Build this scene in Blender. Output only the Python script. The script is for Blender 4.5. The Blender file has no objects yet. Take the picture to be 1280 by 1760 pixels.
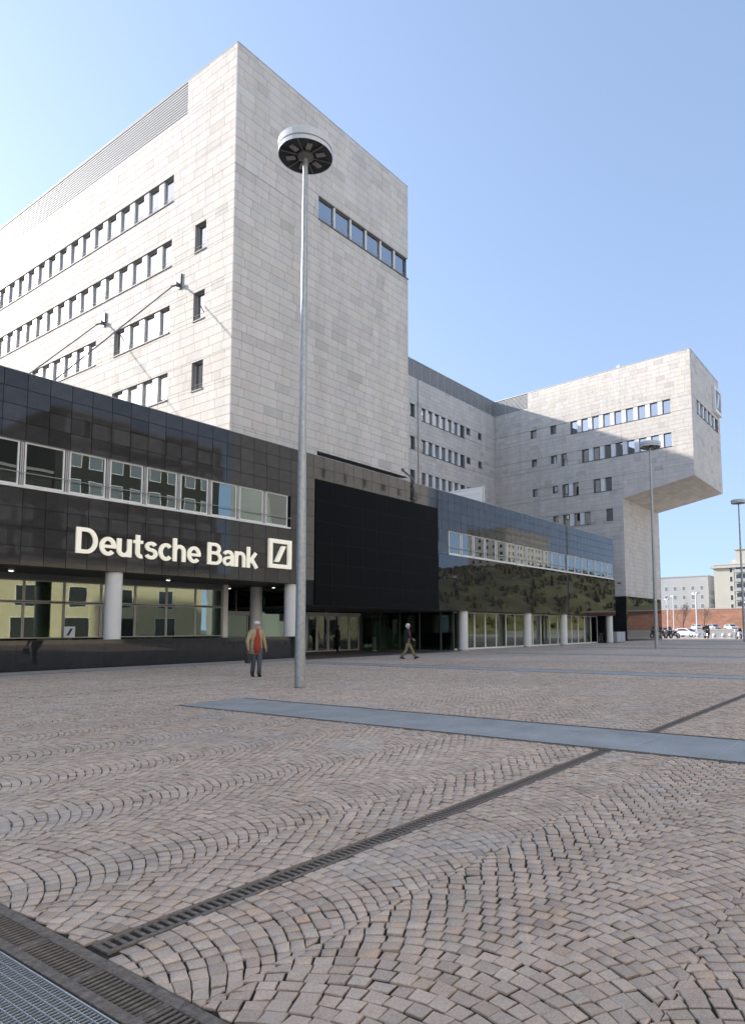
import bpy, bmesh, math, random
import numpy as np
from mathutils import Vector, Matrix
R = math.radians
PI = math.pi
rnd = random.Random(7)
scene = bpy.context.scene
COL = scene.collection

# ------------------------------------------------------------------ camera
YAW, PITCH, ROLL = 0.624929888, 0.0871719110, -0.00549543047
CAM = Vector((0.0, 0.0, 1.48))
fw = Vector((math.cos(YAW)*math.cos(PITCH), math.sin(YAW)*math.cos(PITCH), math.sin(PITCH)))
rt = fw.cross(Vector((0, 0, 1))).normalized()
up = rt.cross(fw)
r2 = math.cos(ROLL)*rt + math.sin(ROLL)*up
u2 = -math.sin(ROLL)*rt + math.cos(ROLL)*up
cd = bpy.data.cameras.new('camera')
cam = bpy.data.objects.new('camera', cd)
COL.objects.link(cam)
cam.matrix_world = Matrix(((r2.x, u2.x, -fw.x, CAM.x), (r2.y, u2.y, -fw.y, CAM.y), (r2.z, u2.z, -fw.z, CAM.z), (0, 0, 0, 1)))
cd.sensor_width = 36
cd.lens = 1164.30174/1760*36
cd.shift_x = -97.4397/1760
cd.shift_y = 99.38577/1760
cd.clip_start = 0.05
cd.clip_end = 4000
scene.camera = cam

# ------------------------------------------------------------------ light
SUN_K = 2.3                                    # the sun stands behind the building, to the left
sv = Vector((-1, SUN_K, 0)).normalized()
EL = math.atan(0.467*SUN_K/math.hypot(1, SUN_K))
sun_dir = Vector((sv.x*math.cos(EL), sv.y*math.cos(EL), math.sin(EL)))
w = bpy.data.worlds.new('World')
scene.world = w
w.use_nodes = True
nt = w.node_tree
bg = nt.nodes['Background']
sky = nt.nodes.new('ShaderNodeTexSky')
sky.sky_type = 'NISHITA'
sky.sun_disc = False
sky.sun_elevation = EL
sky.sun_rotation = math.atan2(sun_dir.x, sun_dir.y)
sky.altitude = 120
sky.air_density = 1.0
sky.dust_density = 0.7
sky.ozone_density = 1.0
tcw = nt.nodes.new('ShaderNodeTexCoord'); mpw = nt.nodes.new('ShaderNodeVectorMath'); mpw.operation = 'MULTIPLY_ADD'
mpw.inputs[1].default_value = (1, 1, 0.64); mpw.inputs[2].default_value = (0, 0, 0.36)
nt.links.new(tcw.outputs['Generated'], mpw.inputs[0]); nt.links.new(mpw.outputs[0], sky.inputs[0])
wt = nt.nodes.new('ShaderNodeVectorMath'); wt.operation = 'MULTIPLY'; wt.inputs[1].default_value = (1.06, 0.94, 0.87)
nt.links.new(sky.outputs[0], wt.inputs[0]); nt.links.new(wt.outputs[0], bg.inputs[0])
bg.inputs[1].default_value = 0.15
sd = bpy.data.lights.new('sun', 'SUN')
sd.energy = 2.0
sd.angle = R(1.2)
sd.color = (1.0, 0.95, 0.88)
so = bpy.data.objects.new('sun', sd)
COL.objects.link(so)
so.rotation_euler = (-sun_dir).to_track_quat('-Z', 'Y').to_euler()
so.location = (-60, 70, 60)
scene.view_settings.view_transform = 'Standard'
scene.view_settings.look = 'None'
scene.view_settings.gamma = 1.0
scene.view_settings.use_curve_mapping = False
scene.view_settings.exposure = 1.68
scene.cycles.max_bounces = 8
scene.cycles.transparent_max_bounces = 12

# ------------------------------------------------------------------ materials
MATS = {}
def mat(name, col, rough=0.6, metal=0.0, spec=0.5, ior=1.45, noise=0.0, nscale=4.0, bump=0.0, bscale=30.0, tint=False, coat=0.0, emit=None, stretch=None, streak=0):
    if name in MATS: return MATS[name]
    m = bpy.data.materials.new(name); m.use_nodes = True
    t = m.node_tree; p = t.nodes['Principled BSDF']; N = t.nodes.new; L = t.links.new
    p.inputs['Roughness'].default_value = rough
    p.inputs['Metallic'].default_value = metal
    p.inputs['IOR'].default_value = ior
    p.inputs['Specular IOR Level'].default_value = spec
    p.inputs['Coat Weight'].default_value = coat
    p.inputs['Coat Roughness'].default_value = 0.05
    c = N('ShaderNodeRGB'); c.outputs[0].default_value = (*col, 1)
    out = c.outputs[0]
    tc = N('ShaderNodeTexCoord'); src = tc.outputs['Object']
    if stretch:
        mp = N('ShaderNodeMapping'); mp.inputs['Scale'].default_value = stretch; L(src, mp.inputs[0]); src = mp.outputs[0]
    if noise:
        n = N('ShaderNodeTexNoise'); n.inputs['Scale'].default_value = nscale; n.inputs['Detail'].default_value = 6; n.inputs['Roughness'].default_value = 0.65
        L(src, n.inputs['Vector'])
        mr = N('ShaderNodeMapRange'); mr.inputs[1].default_value = 0.3; mr.inputs[2].default_value = 0.7; mr.inputs[3].default_value = 1-noise; mr.inputs[4].default_value = 1+noise
        L(n.outputs[0], mr.inputs[0])
        mx = N('ShaderNodeVectorMath'); mx.operation = 'SCALE'; L(out, mx.inputs[0]); L(mr.outputs[0], mx.inputs['Scale']); out = mx.outputs[0]
    if streak:                                            # rain streaks running down the wall
        g = N('ShaderNodeNewGeometry'); mp2 = N('ShaderNodeMapping'); mp2.inputs['Scale'].default_value = (0.9, 0.9, 0.045); L(g.outputs['Position'], mp2.inputs[0])
        n = N('ShaderNodeTexNoise'); n.inputs['Scale'].default_value = 1.0; n.inputs['Detail'].default_value = 7; n.inputs['Roughness'].default_value = 0.7; L(mp2.outputs[0], n.inputs['Vector'])
        mr = N('ShaderNodeMapRange'); mr.inputs[1].default_value = 0.35; mr.inputs[2].default_value = 0.65; mr.inputs[3].default_value = 1-streak; mr.inputs[4].default_value = 1+streak*.5
        L(n.outputs[0], mr.inputs[0])
        mx = N('ShaderNodeVectorMath'); mx.operation = 'SCALE'; L(out, mx.inputs[0]); L(mr.outputs[0], mx.inputs['Scale']); out = mx.outputs[0]
    if tint:
        a = N('ShaderNodeAttribute'); a.attribute_name = 'tint'
        mx = N('ShaderNodeMix'); mx.data_type = 'RGBA'; mx.blend_type = 'MULTIPLY'; mx.inputs[0].default_value = 1
        L(out, mx.inputs[6]); L(a.outputs['Color'], mx.inputs[7]); out = mx.outputs[2]
    L(out, p.inputs['Base Color'])
    if bump:
        b = N('ShaderNodeTexNoise'); b.inputs['Scale'].default_value = bscale; b.inputs['Detail'].default_value = 5
        L(src, b.inputs['Vector'])
        bp = N('ShaderNodeBump'); bp.inputs['Strength'].default_value = bump; bp.inputs['Distance'].default_value = 0.02
        L(b.outputs[0], bp.inputs['Height']); L(bp.outputs[0], p.inputs['Normal'])
    if emit:
        p.inputs['Emission Color'].default_value = (*emit[:3], 1); p.inputs['Emission Strength'].default_value = emit[3]
    MATS[name] = m
    return m

def glass(name, tr, refl=0.2, gl=(1, 1, 1), rough=0.0, fres=1.5):
    m = bpy.data.materials.new(name); m.use_nodes = True
    t = m.node_tree; N = t.nodes.new; L = t.links.new
    t.nodes.remove(t.nodes['Principled BSDF'])
    o = t.nodes['Material Output']
    a = N('ShaderNodeBsdfTransparent'); a.inputs[0].default_value = (*tr, 1)
    g = N('ShaderNodeBsdfGlossy'); g.inputs['Color'].default_value = (*gl, 1); g.inputs['Roughness'].default_value = rough
    f = N('ShaderNodeFresnel'); f.inputs[0].default_value = fres
    mr = N('ShaderNodeMapRange'); mr.inputs[3].default_value = refl; mr.inputs[4].default_value = 1.0
    L(f.outputs[0], mr.inputs[0])
    tc = N('ShaderNodeTexCoord'); nz = N('ShaderNodeTexNoise'); nz.inputs['Scale'].default_value = 0.9; nz.inputs['Detail'].default_value = 1
    L(tc.outputs['Object'], nz.inputs['Vector'])
    bp = N('ShaderNodeBump'); bp.inputs['Strength'].default_value = 0.012; bp.inputs['Distance'].default_value = 0.1
    L(nz.outputs[0], bp.inputs['Height']); L(bp.outputs[0], g.inputs['Normal'])
    x = N('ShaderNodeMixShader'); L(mr.outputs[0], x.inputs[0]); L(a.outputs[0], x.inputs[1]); L(g.outputs[0], x.inputs[2])
    L(x.outputs[0], o.inputs[0])
    return m

M_stone = mat('pale_limestone', (0.645, 0.60, 0.54), 0.75, noise=0.06, nscale=1.3, bump=0.15, bscale=14, tint=True, streak=0.09)
M_joint = mat('stone_joint', (0.27, 0.265, 0.26), 0.9)
M_coping = mat('coping_metal', (0.45, 0.45, 0.44), 0.5, metal=0.3)
M_louvre = mat('louvre_metal', (0.74, 0.74, 0.72), 0.5, noise=0.04, nscale=3)
M_louvreback = mat('louvre_void', (0.26, 0.26, 0.26), 0.9)
M_pier = mat('white_pier_panel', (0.78, 0.79, 0.78), 0.35)
M_frame = mat('dark_window_frame', (0.13, 0.145, 0.145), 0.45, metal=0.3)
M_sill = mat('dark_sill', (0.11, 0.11, 0.11), 0.6)
M_white = mat('white_aluminium', (0.78, 0.76, 0.70), 0.4)
M_alu = mat('grey_aluminium', (0.42, 0.41, 0.39), 0.4, metal=0.5)
M_blind = mat('grey_roller_blind', (0.50, 0.51, 0.52), 0.8, noise=0.03, nscale=2)
M_blindw = mat('white_roller_blind', (0.74, 0.75, 0.76), 0.8, noise=0.03, nscale=2)
M_room = mat('office_interior', (0.24, 0.25, 0.22), 0.9)
M_lobby = mat('lobby_interior', (0.30, 0.28, 0.22), 0.8, noise=0.1, nscale=0.6)
M_granite = mat('black_polished_granite', (0.022, 0.023, 0.025), 0.015, spec=0.55, ior=1.55, noise=0.25, nscale=2.0, tint=True)
M_granite2 = mat('honed_granite_fascia', (0.048, 0.045, 0.042), 0.04, spec=0.42, ior=1.5, noise=0.2, nscale=2.0, tint=True)
M_gjoint = mat('granite_joint', (0.012, 0.012, 0.013), 0.8)
M_screen = mat('black_mesh_screen', (0.004, 0.0042, 0.0045), 0.5, spec=0.08, bump=0.2, bscale=60)
M_soffit = mat('soffit_board', (0.10, 0.10, 0.095), 0.6)
M_column = mat('cream_column', (0.74, 0.72, 0.67), 0.45, noise=0.04, nscale=2.5)
M_letter = mat('warm_white_letter', (0.92, 0.87, 0.72), 0.45, emit=(1, .93, .74, .10))   # faint glow added to brighten letters and logo
M_lettr_side = mat('letter_return', (0.45, 0.43, 0.36), 0.5)
M_glassT = glass('coated_office_glass', (0.30, 0.36, 0.35), 0.42)
M_glassP = glass('podium_window_glass', (0.50, 0.60, 0.56), 0.14, (0.95, 1.0, 0.96))
M_glassB = glass('bright_office_glass', (0.30, 0.33, 0.33), 0.55)
M_glassG = glass('lobby_glass', (0.55, 0.66, 0.58), 0.16, (0.96, 1.0, 0.88))
M_galv = mat('galvanised_steel', (0.40, 0.41, 0.40), 0.42, metal=0.55, noise=0.2, nscale=9, bump=0.05, bscale=60)
M_lamphead = mat('white_lamp_drum', (0.60, 0.62, 0.63), 0.35)
M_lampdark = mat('lamp_underside', (0.05, 0.055, 0.06), 0.25, noise=0.3, nscale=3)
M_lampmid = mat('lamp_spoke', (0.16, 0.16, 0.16), 0.4)
M_iron = mat('rusty_cast_iron', (0.20, 0.165, 0.13), 0.75, metal=0.2, noise=0.45, nscale=30, bump=0.4, bscale=120)
M_steel = mat('bright_grating_steel', (0.44, 0.45, 0.44), 0.5, metal=0.2, noise=0.16, nscale=1.3)
M_pit = mat('drain_pit', (0.008, 0.008, 0.009), 0.9)
M_steel_near = mat('shiny_grating_steel', (0.50, 0.53, 0.56), 0.35, metal=0.6)
M_cable = mat('stay_cable_steel', (0.16, 0.17, 0.17), 0.45, metal=0.5)

def paving_mat(name, kind):
    m = bpy.data.materials.new(name); m.use_nodes = True
    t = m.node_tree; p = t.nodes['Principled BSDF']; N = t.nodes.new; L = t.links.new
    geo = N('ShaderNodeNewGeometry'); pos = geo.outputs['Position']
    def noise(sc, det=6, rough=0.6):
        n = N('ShaderNodeTexNoise'); n.inputs['Scale'].default_value = sc; n.inputs['Detail'].default_value = det; n.inputs['Roughness'].default_value = rough
        L(pos, n.inputs['Vector']); return n.outputs[0]
    def ramp(v, a, b, lo, hi):
        mr = N('ShaderNodeMapRange'); mr.inputs[1].default_value = a; mr.inputs[2].default_value = b; mr.inputs[3].default_value = lo; mr.inputs[4].default_value = hi
        L(v, mr.inputs[0]); return mr.outputs[0]
    def mix(f, a, b, mode='MIX'):
        x = N('ShaderNodeMix'); x.data_type = 'RGBA'; x.blend_type = mode
        if isinstance(f, float): x.inputs[0].default_value = f
        else: L(f, x.inputs[0])
        for i, v in ((6, a), (7, b)):
            if isinstance(v, tuple): x.inputs[i].default_value = (*v, 1)
            else: L(v, x.inputs[i])
        return x.outputs[2]
    def mul(v, s):
        x = N('ShaderNodeVectorMath'); x.operation = 'SCALE'; L(v, x.inputs[0]); L(s, x.inputs['Scale']); return x.outputs[0]
    p.inputs['Roughness'].default_value = 0.78
    p.inputs['Specular IOR Level'].default_value = 0.12
    if kind == 'cobble':
        a = N('ShaderNodeAttribute'); a.attribute_name = 'tint'
        base = mix(ramp(noise(90, 8, 0.75), 0.3, 0.7, 0.0, 1.0), (0.44, 0.34, 0.255), (0.74, 0.59, 0.46))
        base = mix(1.0, base, a.outputs['Color'], 'MULTIPLY')
        dust = ramp(noise(0.55, 5), 0.54, 0.72, 0.0, 0.6)                     # worn, dusty zones
        base = mix(dust, base, (0.50, 0.48, 0.43))
        base = mul(base, ramp(noise(0.16, 4), 0.3, 0.7, 0.88, 1.1))
        base = mul(base, ramp(noise(1.7, 7, 0.72), 0.32, 0.62, 0.84, 1.05))        # grime and spills
        spk = ramp(noise(420, 2), 0.66, 0.72, 0.0, 0.25)
        base = mix(spk, base, (0.16, 0.14, 0.13))
        L(base, p.inputs['Base Color'])
        b = N('ShaderNodeBump'); b.inputs['Strength'].default_value = 0.55; b.inputs['Distance'].default_value = 0.006
        L(noise(110, 7, 0.7), b.inputs['Height']); L(b.outputs[0], p.inputs['Normal'])
    elif kind == 'bed':
        base = mix(ramp(noise(1.1, 4), 0.5, 0.66, 0.0, 1.0), (0.040, 0.034, 0.027), (0.065, 0.062, 0.034))
        base = mix(ramp(noise(0.55, 5), 0.56, 0.72, 0.0, 0.8), base, (0.30, 0.285, 0.25))
        base = mul(base, ramp(noise(60, 6), 0.3, 0.7, 0.6, 1.4))
        L(base, p.inputs['Base Color'])
        b = N('ShaderNodeBump'); b.inputs['Strength'].default_value = 0.8; b.inputs['Distance'].default_value = 0.01
        L(noise(80, 5), b.inputs['Height']); L(b.outputs[0], p.inputs['Normal'])
    else:                                                                       # far paving, too far to tell stones apart
        v = N('ShaderNodeTexVoronoi'); v.inputs['Scale'].default_value = 7.5; L(pos, v.inputs['Vector'])
        base = mix(ramp(noise(3, 5), 0.3, 0.7, 0.0, 1.0), (0.52, 0.405, 0.31), (0.70, 0.555, 0.43))
        base = mul(base, ramp(v.outputs['Distance'], 0.25, 0.75, 1.10, 0.78))
        base = mul(base, ramp(noise(0.16, 4), 0.3, 0.7, 0.86, 1.12))
        L(base, p.inputs['Base Color'])
    return m
M_cobble = paving_mat('porphyry_cobble', 'cobble')
M_bed = paving_mat('joint_grit', 'bed')
M_far = paving_mat('distant_cobbles', 'far')

# ------------------------------------------------------------------ helpers
class MB:
    """collects boxes, tubes and lathes; build() links them as one mesh"""
    def __init__(s): s.v = []; s.f = []; s.t = []; s.m = []
    def add(s, verts, faces, tint=(1, 1, 1), mi=0):
        k = len(s.v); s.v += [tuple(x) for x in verts]; s.t += [tint]*len(verts)
        s.f += [tuple(i+k for i in f) for f in faces]; s.m += [mi]*len(faces)
        return s
    def box(s, x0, x1, y0, y1, z0, z1, tint=(1, 1, 1), mi=0):
        return s.add([(x0,y0,z0),(x1,y0,z0),(x1,y1,z0),(x0,y1,z0),(x0,y0,z1),(x1,y0,z1),(x1,y1,z1),(x0,y1,z1)],
              [(0,3,2,1),(4,5,6,7),(0,1,5,4),(1,2,6,5),(2,3,7,6),(3,0,4,7)], tint, mi)
    def poly(s, pts, y0, y1, mi=0):                    # outline in x,z, extruded along y
        n = len(pts)
        return s.add([(x, y0, z) for x, z in pts]+[(x, y1, z) for x, z in pts],
              [tuple(range(n)), tuple(range(2*n-1, n-1, -1))]+[((i+1) % n, i, i+n, (i+1) % n+n) for i in range(n)], mi=mi)
    def tube(s, pts, rad, n=8, mi=0, cap=True):
        pts = [Vector(p) for p in pts]
        if not isinstance(rad, (list, tuple)): rad = [rad]*len(pts)
        rings = []; ref = Vector((0.31, 0.17, 0.93))
        for i, p in enumerate(pts):
            d = (pts[min(i+1, len(pts)-1)]-pts[max(i-1, 0)]).normalized()
            if abs(d.dot(ref)) > 0.95: ref = Vector((0.9, 0.2, 0.1))
            a = d.cross(ref).normalized(); b = d.cross(a)
            rings.append([p+rad[i]*(math.cos(2*PI*j/n)*a+math.sin(2*PI*j/n)*b) for j in range(n)])
        vs = [q for r in rings for q in r]
        fs = [(i*n+j, i*n+(j+1) % n, (i+1)*n+(j+1) % n, (i+1)*n+j) for i in range(len(pts)-1) for j in range(n)]
        if cap: fs += [tuple(range(n-1, -1, -1)), tuple(range((len(pts)-1)*n, len(pts)*n))]
        return s.add(vs, fs, mi=mi)
    def lathe(s, prof, n=24, c=(0, 0, 0), mi=0):        # prof: (radius, z)
        vs = [(c[0]+r*math.cos(2*PI*j/n), c[1]+r*math.sin(2*PI*j/n), c[2]+z) for r, z in prof for j in range(n)]
        fs = [(i*n+j, i*n+(j+1) % n, (i+1)*n+(j+1) % n, (i+1)*n+j) for i in range(len(prof)-1) for j in range(n)]
        return s.add(vs, fs, mi=mi)
    def ball(s, c, r, n=10, mi=0):
        if not isinstance(r, (tuple, list)): r = (r, r, r)
        prof = [(max(1e-4, math.sin(PI*i/n)), -math.cos(PI*i/n)) for i in range(n+1)]
        k = len(s.v); s.lathe(prof, n+2, mi=mi)
        for i in range(k, len(s.v)):
            x, y, z = s.v[i]; s.v[i] = (c[0]+x*r[0], c[1]+y*r[1], c[2]+z*r[2])
        return s
    def map(s, fn, k=0):
        s.v[k:] = [tuple(fn(*p)) for p in s.v[k:]]; return s
    def mesh(s, name, mats, smooth=False):
        me = bpy.data.meshes.new(name); me.from_pydata(s.v, [], s.f)
        for m in (mats if isinstance(mats, (list, tuple)) else [mats]): me.materials.append(m)
        if any(s.m): me.polygons.foreach_set('material_index', s.m)
        at = me.attributes.new('tint', 'FLOAT_COLOR', 'POINT')
        at.data.foreach_set('color', np.hstack([np.array(s.t, dtype=np.float32).reshape(-1, 3), np.ones((len(s.t), 1), np.float32)]).ravel())
        if smooth: me.polygons.foreach_set('use_smooth', [True]*len(s.f))
        return me
    def build(s, name, mats, parent=None, loc=(0, 0, 0), rot=0, smooth=False, **kw):
        return put(name, s.mesh(name, mats, smooth), parent, loc, rot, **kw)
def put(name, me, parent=None, loc=(0, 0, 0), rot=0, **kw):
    o = bpy.data.objects.new(name, me); COL.objects.link(o); o.location = loc; o.rotation_euler = (0, 0, rot) if not isinstance(rot, tuple) else rot
    if parent: o.parent = parent
    for k, v in kw.items(): o[k] = v
    return o
def thing(name, label, cat, loc=(0, 0, 0), rot=0, group=None):
    o = bpy.data.objects.new(name, None); COL.objects.link(o); o.location = loc; o.rotation_euler = (0, 0, rot)
    o['label'] = label; o['category'] = cat
    if group: o['group'] = group
    return o
def copy_tree(o, parent=None):
    c = o.copy(); COL.objects.link(c)
    if parent: c.parent = parent
    for ch in list(o.children): copy_tree(ch, c)
    return c
CACHE = {}
def cached(key, fn):
    if key not in CACHE: CACHE[key] = fn()
    return CACHE[key]

class Face:
    """a wall plane: origin, angle of its horizontal axis; local x runs along it, local y goes into the wall"""
    def __init__(s, root, ox, oy, ang):
        s.root = root; s.o = (ox-root.location.x, oy-root.location.y, 0); s.ang = ang
        s.w0 = Vector((ox, oy, 0)); s.u = Vector((math.cos(ang), math.sin(ang), 0)); s.inn = Vector((-math.sin(ang), math.cos(ang), 0))
    def world(s, x, z, y=0): return s.w0+s.u*x+s.inn*y+Vector((0, 0, z))
    def build(s, mb, name, mats, **kw): return mb.build(name, mats, s.root, s.o, s.ang, **kw)
    def put(s, name, me, x, y, z, **kw):
        q = s.u*x+s.inn*y
        return put(name, me, s.root, (s.o[0]+q.x, s.o[1]+q.y, z), s.ang, **kw)

def cells(x0, x1, z0, z1, holes):
    """the wall rectangle minus its openings, as rectangles"""
    zs = sorted({z0, z1, *[min(max(h[i], z0), z1) for h in holes for i in (2, 3)]})
    out = []
    for a, b in zip(zs[:-1], zs[1:]):
        if b-a < 1e-4: continue
        x = x0
        for h in sorted(h for h in holes if h[2] < b-1e-4 and h[3] > a+1e-4 and h[0] < x1-1e-4 and h[1] > x0+1e-4):
            if h[0] > x: out.append((x, h[0], a, b))
            x = max(x, h[1])
        if x < x1: out.append((x, x1, a, b))
    return out

COURSE, JT = 0.486, 0.017
def panel_rects(x0, x1, z0, z1, holes, seed, course=COURSE, widths=(0.7, 0.95, 0.95, 1.2, 1.2), stagger=True, phase=None):
    r = random.Random(seed); out = []
    n0 = math.floor(z0/course)
    for k in range(n0, math.ceil(z1/course)):
        a, b = max(z0, k*course), min(z1, (k+1)*course)
        if b-a < 0.05: continue
        x = x0-(r.random()*0.9 if stagger else 0)
        if phase is not None: x = phase-math.ceil((phase-x0)/widths[0])*widths[0]
        cuts = []
        while x < x1:
            x2 = x+r.choice(widths); cuts.append((max(x, x0), min(x2, x1))); x = x2
        for (p, q) in cuts:
            if q-p < 0.03: continue
            t = r.gauss(1.0, 0.028)
            if r.random() < 0.10: t *= r.uniform(0.84, 0.94)
            wm = r.gauss(0, 0.007)
            tint = tuple(round(v*40)/40 for v in (t*(1+wm), t, t*(1-wm*1.6)))
            for c in cells(p, q, a, b, holes):
                if c[1]-c[0] > 0.03 and c[3]-c[2] > 0.03: out.append((*c, tint))
    return out

def clad(root, walls, matl, part='stone_panel', rest='stone_panels', nparts=300, thick=0.03, joint=JT, minpx=9, tilt=0):
    """walls: (face, rects). The largest panels become parts, the others one joined part."""
    allp = []
    for F, rects in walls:
        for c in rects:
            p = F.world((c[0]+c[1])/2, (c[2]+c[3])/2)
            d = p-CAM; dep = d.dot(fw); vis = 0
            if dep > 1:
                X = 737.44+1164.3*d.dot(r2)/dep; Y = 979.4-1164.3*d.dot(u2)/dep
                if -20 < X < 1300 and -20 < Y < 1780: vis = 1164.3/dep*(c[1]-c[0])*abs(d.normalized().dot(F.inn))
            allp.append((vis, F, c))
    allp.sort(key=lambda a: -a[0])
    mb = MB(); h = joint/2
    for i, (vis, F, c) in enumerate(allp):
        wd, ht = c[1]-c[0]-joint, c[3]-c[2]-joint
        if wd < 0.01 or ht < 0.01: continue
        if i < nparts and vis > minpx*0.7:
            me = cached((part, round(wd, 3), round(ht, 3), c[4]), lambda: MB().box(0, wd, 0, thick, 0, ht, c[4]).mesh(part, matl))
            o = F.put(part, me, c[0]+h, 0, c[2]+h)
            if tilt: o.rotation_euler = (rnd.gauss(0, tilt), 0, F.ang+rnd.gauss(0, tilt))
        else:
            k = len(mb.v); mb.box(c[0]+h, c[1]-h, 0, thick, c[2]+h, c[3]-h, c[4])
            mb.map(lambda x, y, z: (F.world(x, z, y)-root.location), k)
    if mb.v: mb.build(rest, matl, root, kind='stuff')

def wall(F, x0, x1, z0, z1, holes, matl=None, y0=0.03, y1=0.5, name='wall'):
    mb = MB()
    for c in cells(x0, x1, z0, z1, holes): mb.box(c[0], c[1], y0, y1, c[2], c[3])
    return F.build(mb, name, matl or M_joint)

def frame_mesh(w_, h_, b=0.05, d=0.06):
    return MB().box(0, b, 0, d, 0, h_).box(w_-b, w_, 0, d, 0, h_).box(b, w_-b, 0, d, 0, b).box(b, w_-b, 0, d, h_-b, h_)

def window(F, x, z, w_, h_, depth=0.26, fmat=None, gmat=None, blind=0.0, bmat=None, rail=False, b=0.05, sash=True):
    fmat = fmat or M_frame; gmat = gmat or M_glassT
    k = (round(w_, 3), round(h_, 3), b, fmat.name)
    o = F.put('window', cached(('frame', k), lambda: frame_mesh(w_, h_, b).mesh('window', fmat)), x, depth, z)
    put('pane', cached(('pane', k, gmat.name), lambda: MB().box(b, w_-b, 0.03, 0.036, b, h_-b).mesh('pane', gmat)), o)
    if blind > 0:
        bh = (h_-2*b)*blind
        put('blind', cached(('blind', k, round(bh, 2), (bmat or M_blind).name), lambda: MB().box(b, w_-b, 0.10, 0.115, h_-b-bh, h_-b).mesh('blind', bmat or M_blind)), o)
    if rail:
        put('guard_rail', cached(('rail', k, depth), lambda: MB().tube([(0, -depth+0.05, 0.28), (w_, -depth+0.05, 0.28)], 0.014, 5).tube([(0, -depth+0.05, 0.14), (w_, -depth+0.05, 0.14)], 0.010, 5).mesh('guard_rail', M_alu)), o)
    return o

def ribbon(F, x0, x1, z0, z1, n, pier=0.53, blinds=None, rail=False, depth=0.26, bw=False, gmat=None, py=0.06, fmat=None):
    """a strip of n windows between white pier panels, over a dark sill"""
    gw = ((x1-x0)-(n-1)*pier)/n; h_ = z1-z0
    for i in range(n):
        a = x0+i*(gw+pier)
        window(F, a, z0, gw, h_, depth, blind=(blinds(i) if blinds else 0), rail=rail, bmat=M_blindw if bw else M_blind, gmat=gmat, fmat=fmat)
        if i < n-1:
            me = cached(('pier', round(pier, 3), round(h_, 3)), lambda: MB().box(0, pier, 0, 0.25, 0, h_).mesh('pier_panel', M_pier))
            F.put('pier_panel', me, a+gw, py, z0)
    F.build(MB().box(x0-0.02, x1+0.02, -0.05, 0.10, z0-0.07, z0-0.004), 'sill', M_sill)

def room(F, x0, x1, z0, z1, y0=0.52, y1=4.0, matl=None, name='room_lining'):
    t = 0.1
    mb = MB().box(x0, x1, y1, y1+t, z0-t, z1+t).box(x0, x1, y0, y1, z0-t, z0).box(x0, x1, y0, y1, z1, z1+t).box(x0-t, x0, y0, y1, z0-t, z1+t).box(x1, x1+t, y0, y1, z0-t, z1+t)
    return F.build(mb, name, matl or M_room)

def louvre(F, x0, x1, z0, z1, n=11):
    F.build(MB().box(x0, x1, 0.22, 0.5, z0, z1), 'louvre_backing', M_louvreback)
    mb = MB(); st = (z1-z0)/n
    for i in range(n):
        z = z0+i*st
        mb.add([(x0, 0.0, z), (x1, 0.0, z), (x1, 0.16, z+st*0.62), (x0, 0.16, z+st*0.62), (x0, 0.0, z+0.05), (x1, 0.0, z+0.05), (x1, 0.16, z+st*0.62+0.03), (x0, 0.16, z+st*0.62+0.03)],
               [(0,3,2,1),(4,5,6,7),(0,1,5,4),(1,2,6,5),(2,3,7,6),(3,0,4,7)])
    x = x0
    F.build(mb, 'louvre_slats', M_louvre, kind='stuff')
    mb = MB()
    while x < x1: mb.box(x, x+0.05, 0.165, 0.215, z0, z1); x += 1.53
    F.build(mb, 'louvre_posts', M_louvre, kind='stuff')

# ------------------------------------------------------------------ ground
def sheet(name, x0, x1, y0, y1, z, m, **kw):
    return MB().add([(x0,y0,z),(x1,y0,z),(x1,y1,z),(x0,y1,z)], [(0,1,2,3)]).build(name, m, **kw)
M_earth = mat('distant_ground', (0.30, 0.29, 0.26), 0.9, noise=0.2, nscale=0.05)
M_road = mat('pale_road', (0.36, 0.35, 0.33), 0.8, noise=0.08, nscale=0.4)
M_kerb = mat('granite_kerb', (0.55, 0.54, 0.52), 0.7, noise=0.08, nscale=3)
sheet('ground', -1500, 2500, -2000, 2000, -0.30, M_earth, kind='structure')
road = sheet('road', 101.4, 168, -60, 140, -0.08, M_road, kind='structure')
kb = MB()
for i in range(60): kb.box(101.0, 101.4, -60+i*3, -57.02+i*3, -0.3, 0.03)
kb.build('kerb', M_kerb, kind='structure')

# strips and channels in the plaza: (x0, x1, y0, y1)
STRIPS = [(8.20, 9.75, -30, 12.05), (21.25, 22.6, -30, 22.9), (36.0, 37.4, -30, 21.6), (49.6, 51.0, -30, 21.8), (63.0, 64.4, -30, 21.8), (76.4, 77.8, -30, 21.0)]
DRAINS = [(1.78, 8.06, 3.12, 3.28), (9.89, 21.1, 3.12, 3.28), (22.75, 35.9, 3.12, 3.28)]
THIN = [(-6, 21.1, 16.22, 16.30), (22.75, 35.9, 16.22, 16.30)]
CELLR = 31
def in_cobbles(ix, iy):
    x, y = ix+.5, iy+.5
    if y > 24.0 or x < -2 or y < -8: return False
    d = math.hypot(x, y)
    if d > CELLR: return False
    if d < 3: return True
    a = math.degrees(math.atan2(y, x))-math.degrees(YAW)
    return -34 < a < 41
GRATE0 = (-0.2, 1.50, -1.5, 6.0)           # steel grating at the photographer's feet
SLOT0 = (1.515, 1.745, -1.5, 12.0)
LAMPS = [(12.41, 13.10), (48.62, 15.24), (76.6, 14.9)]
plaza = MB()
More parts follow.
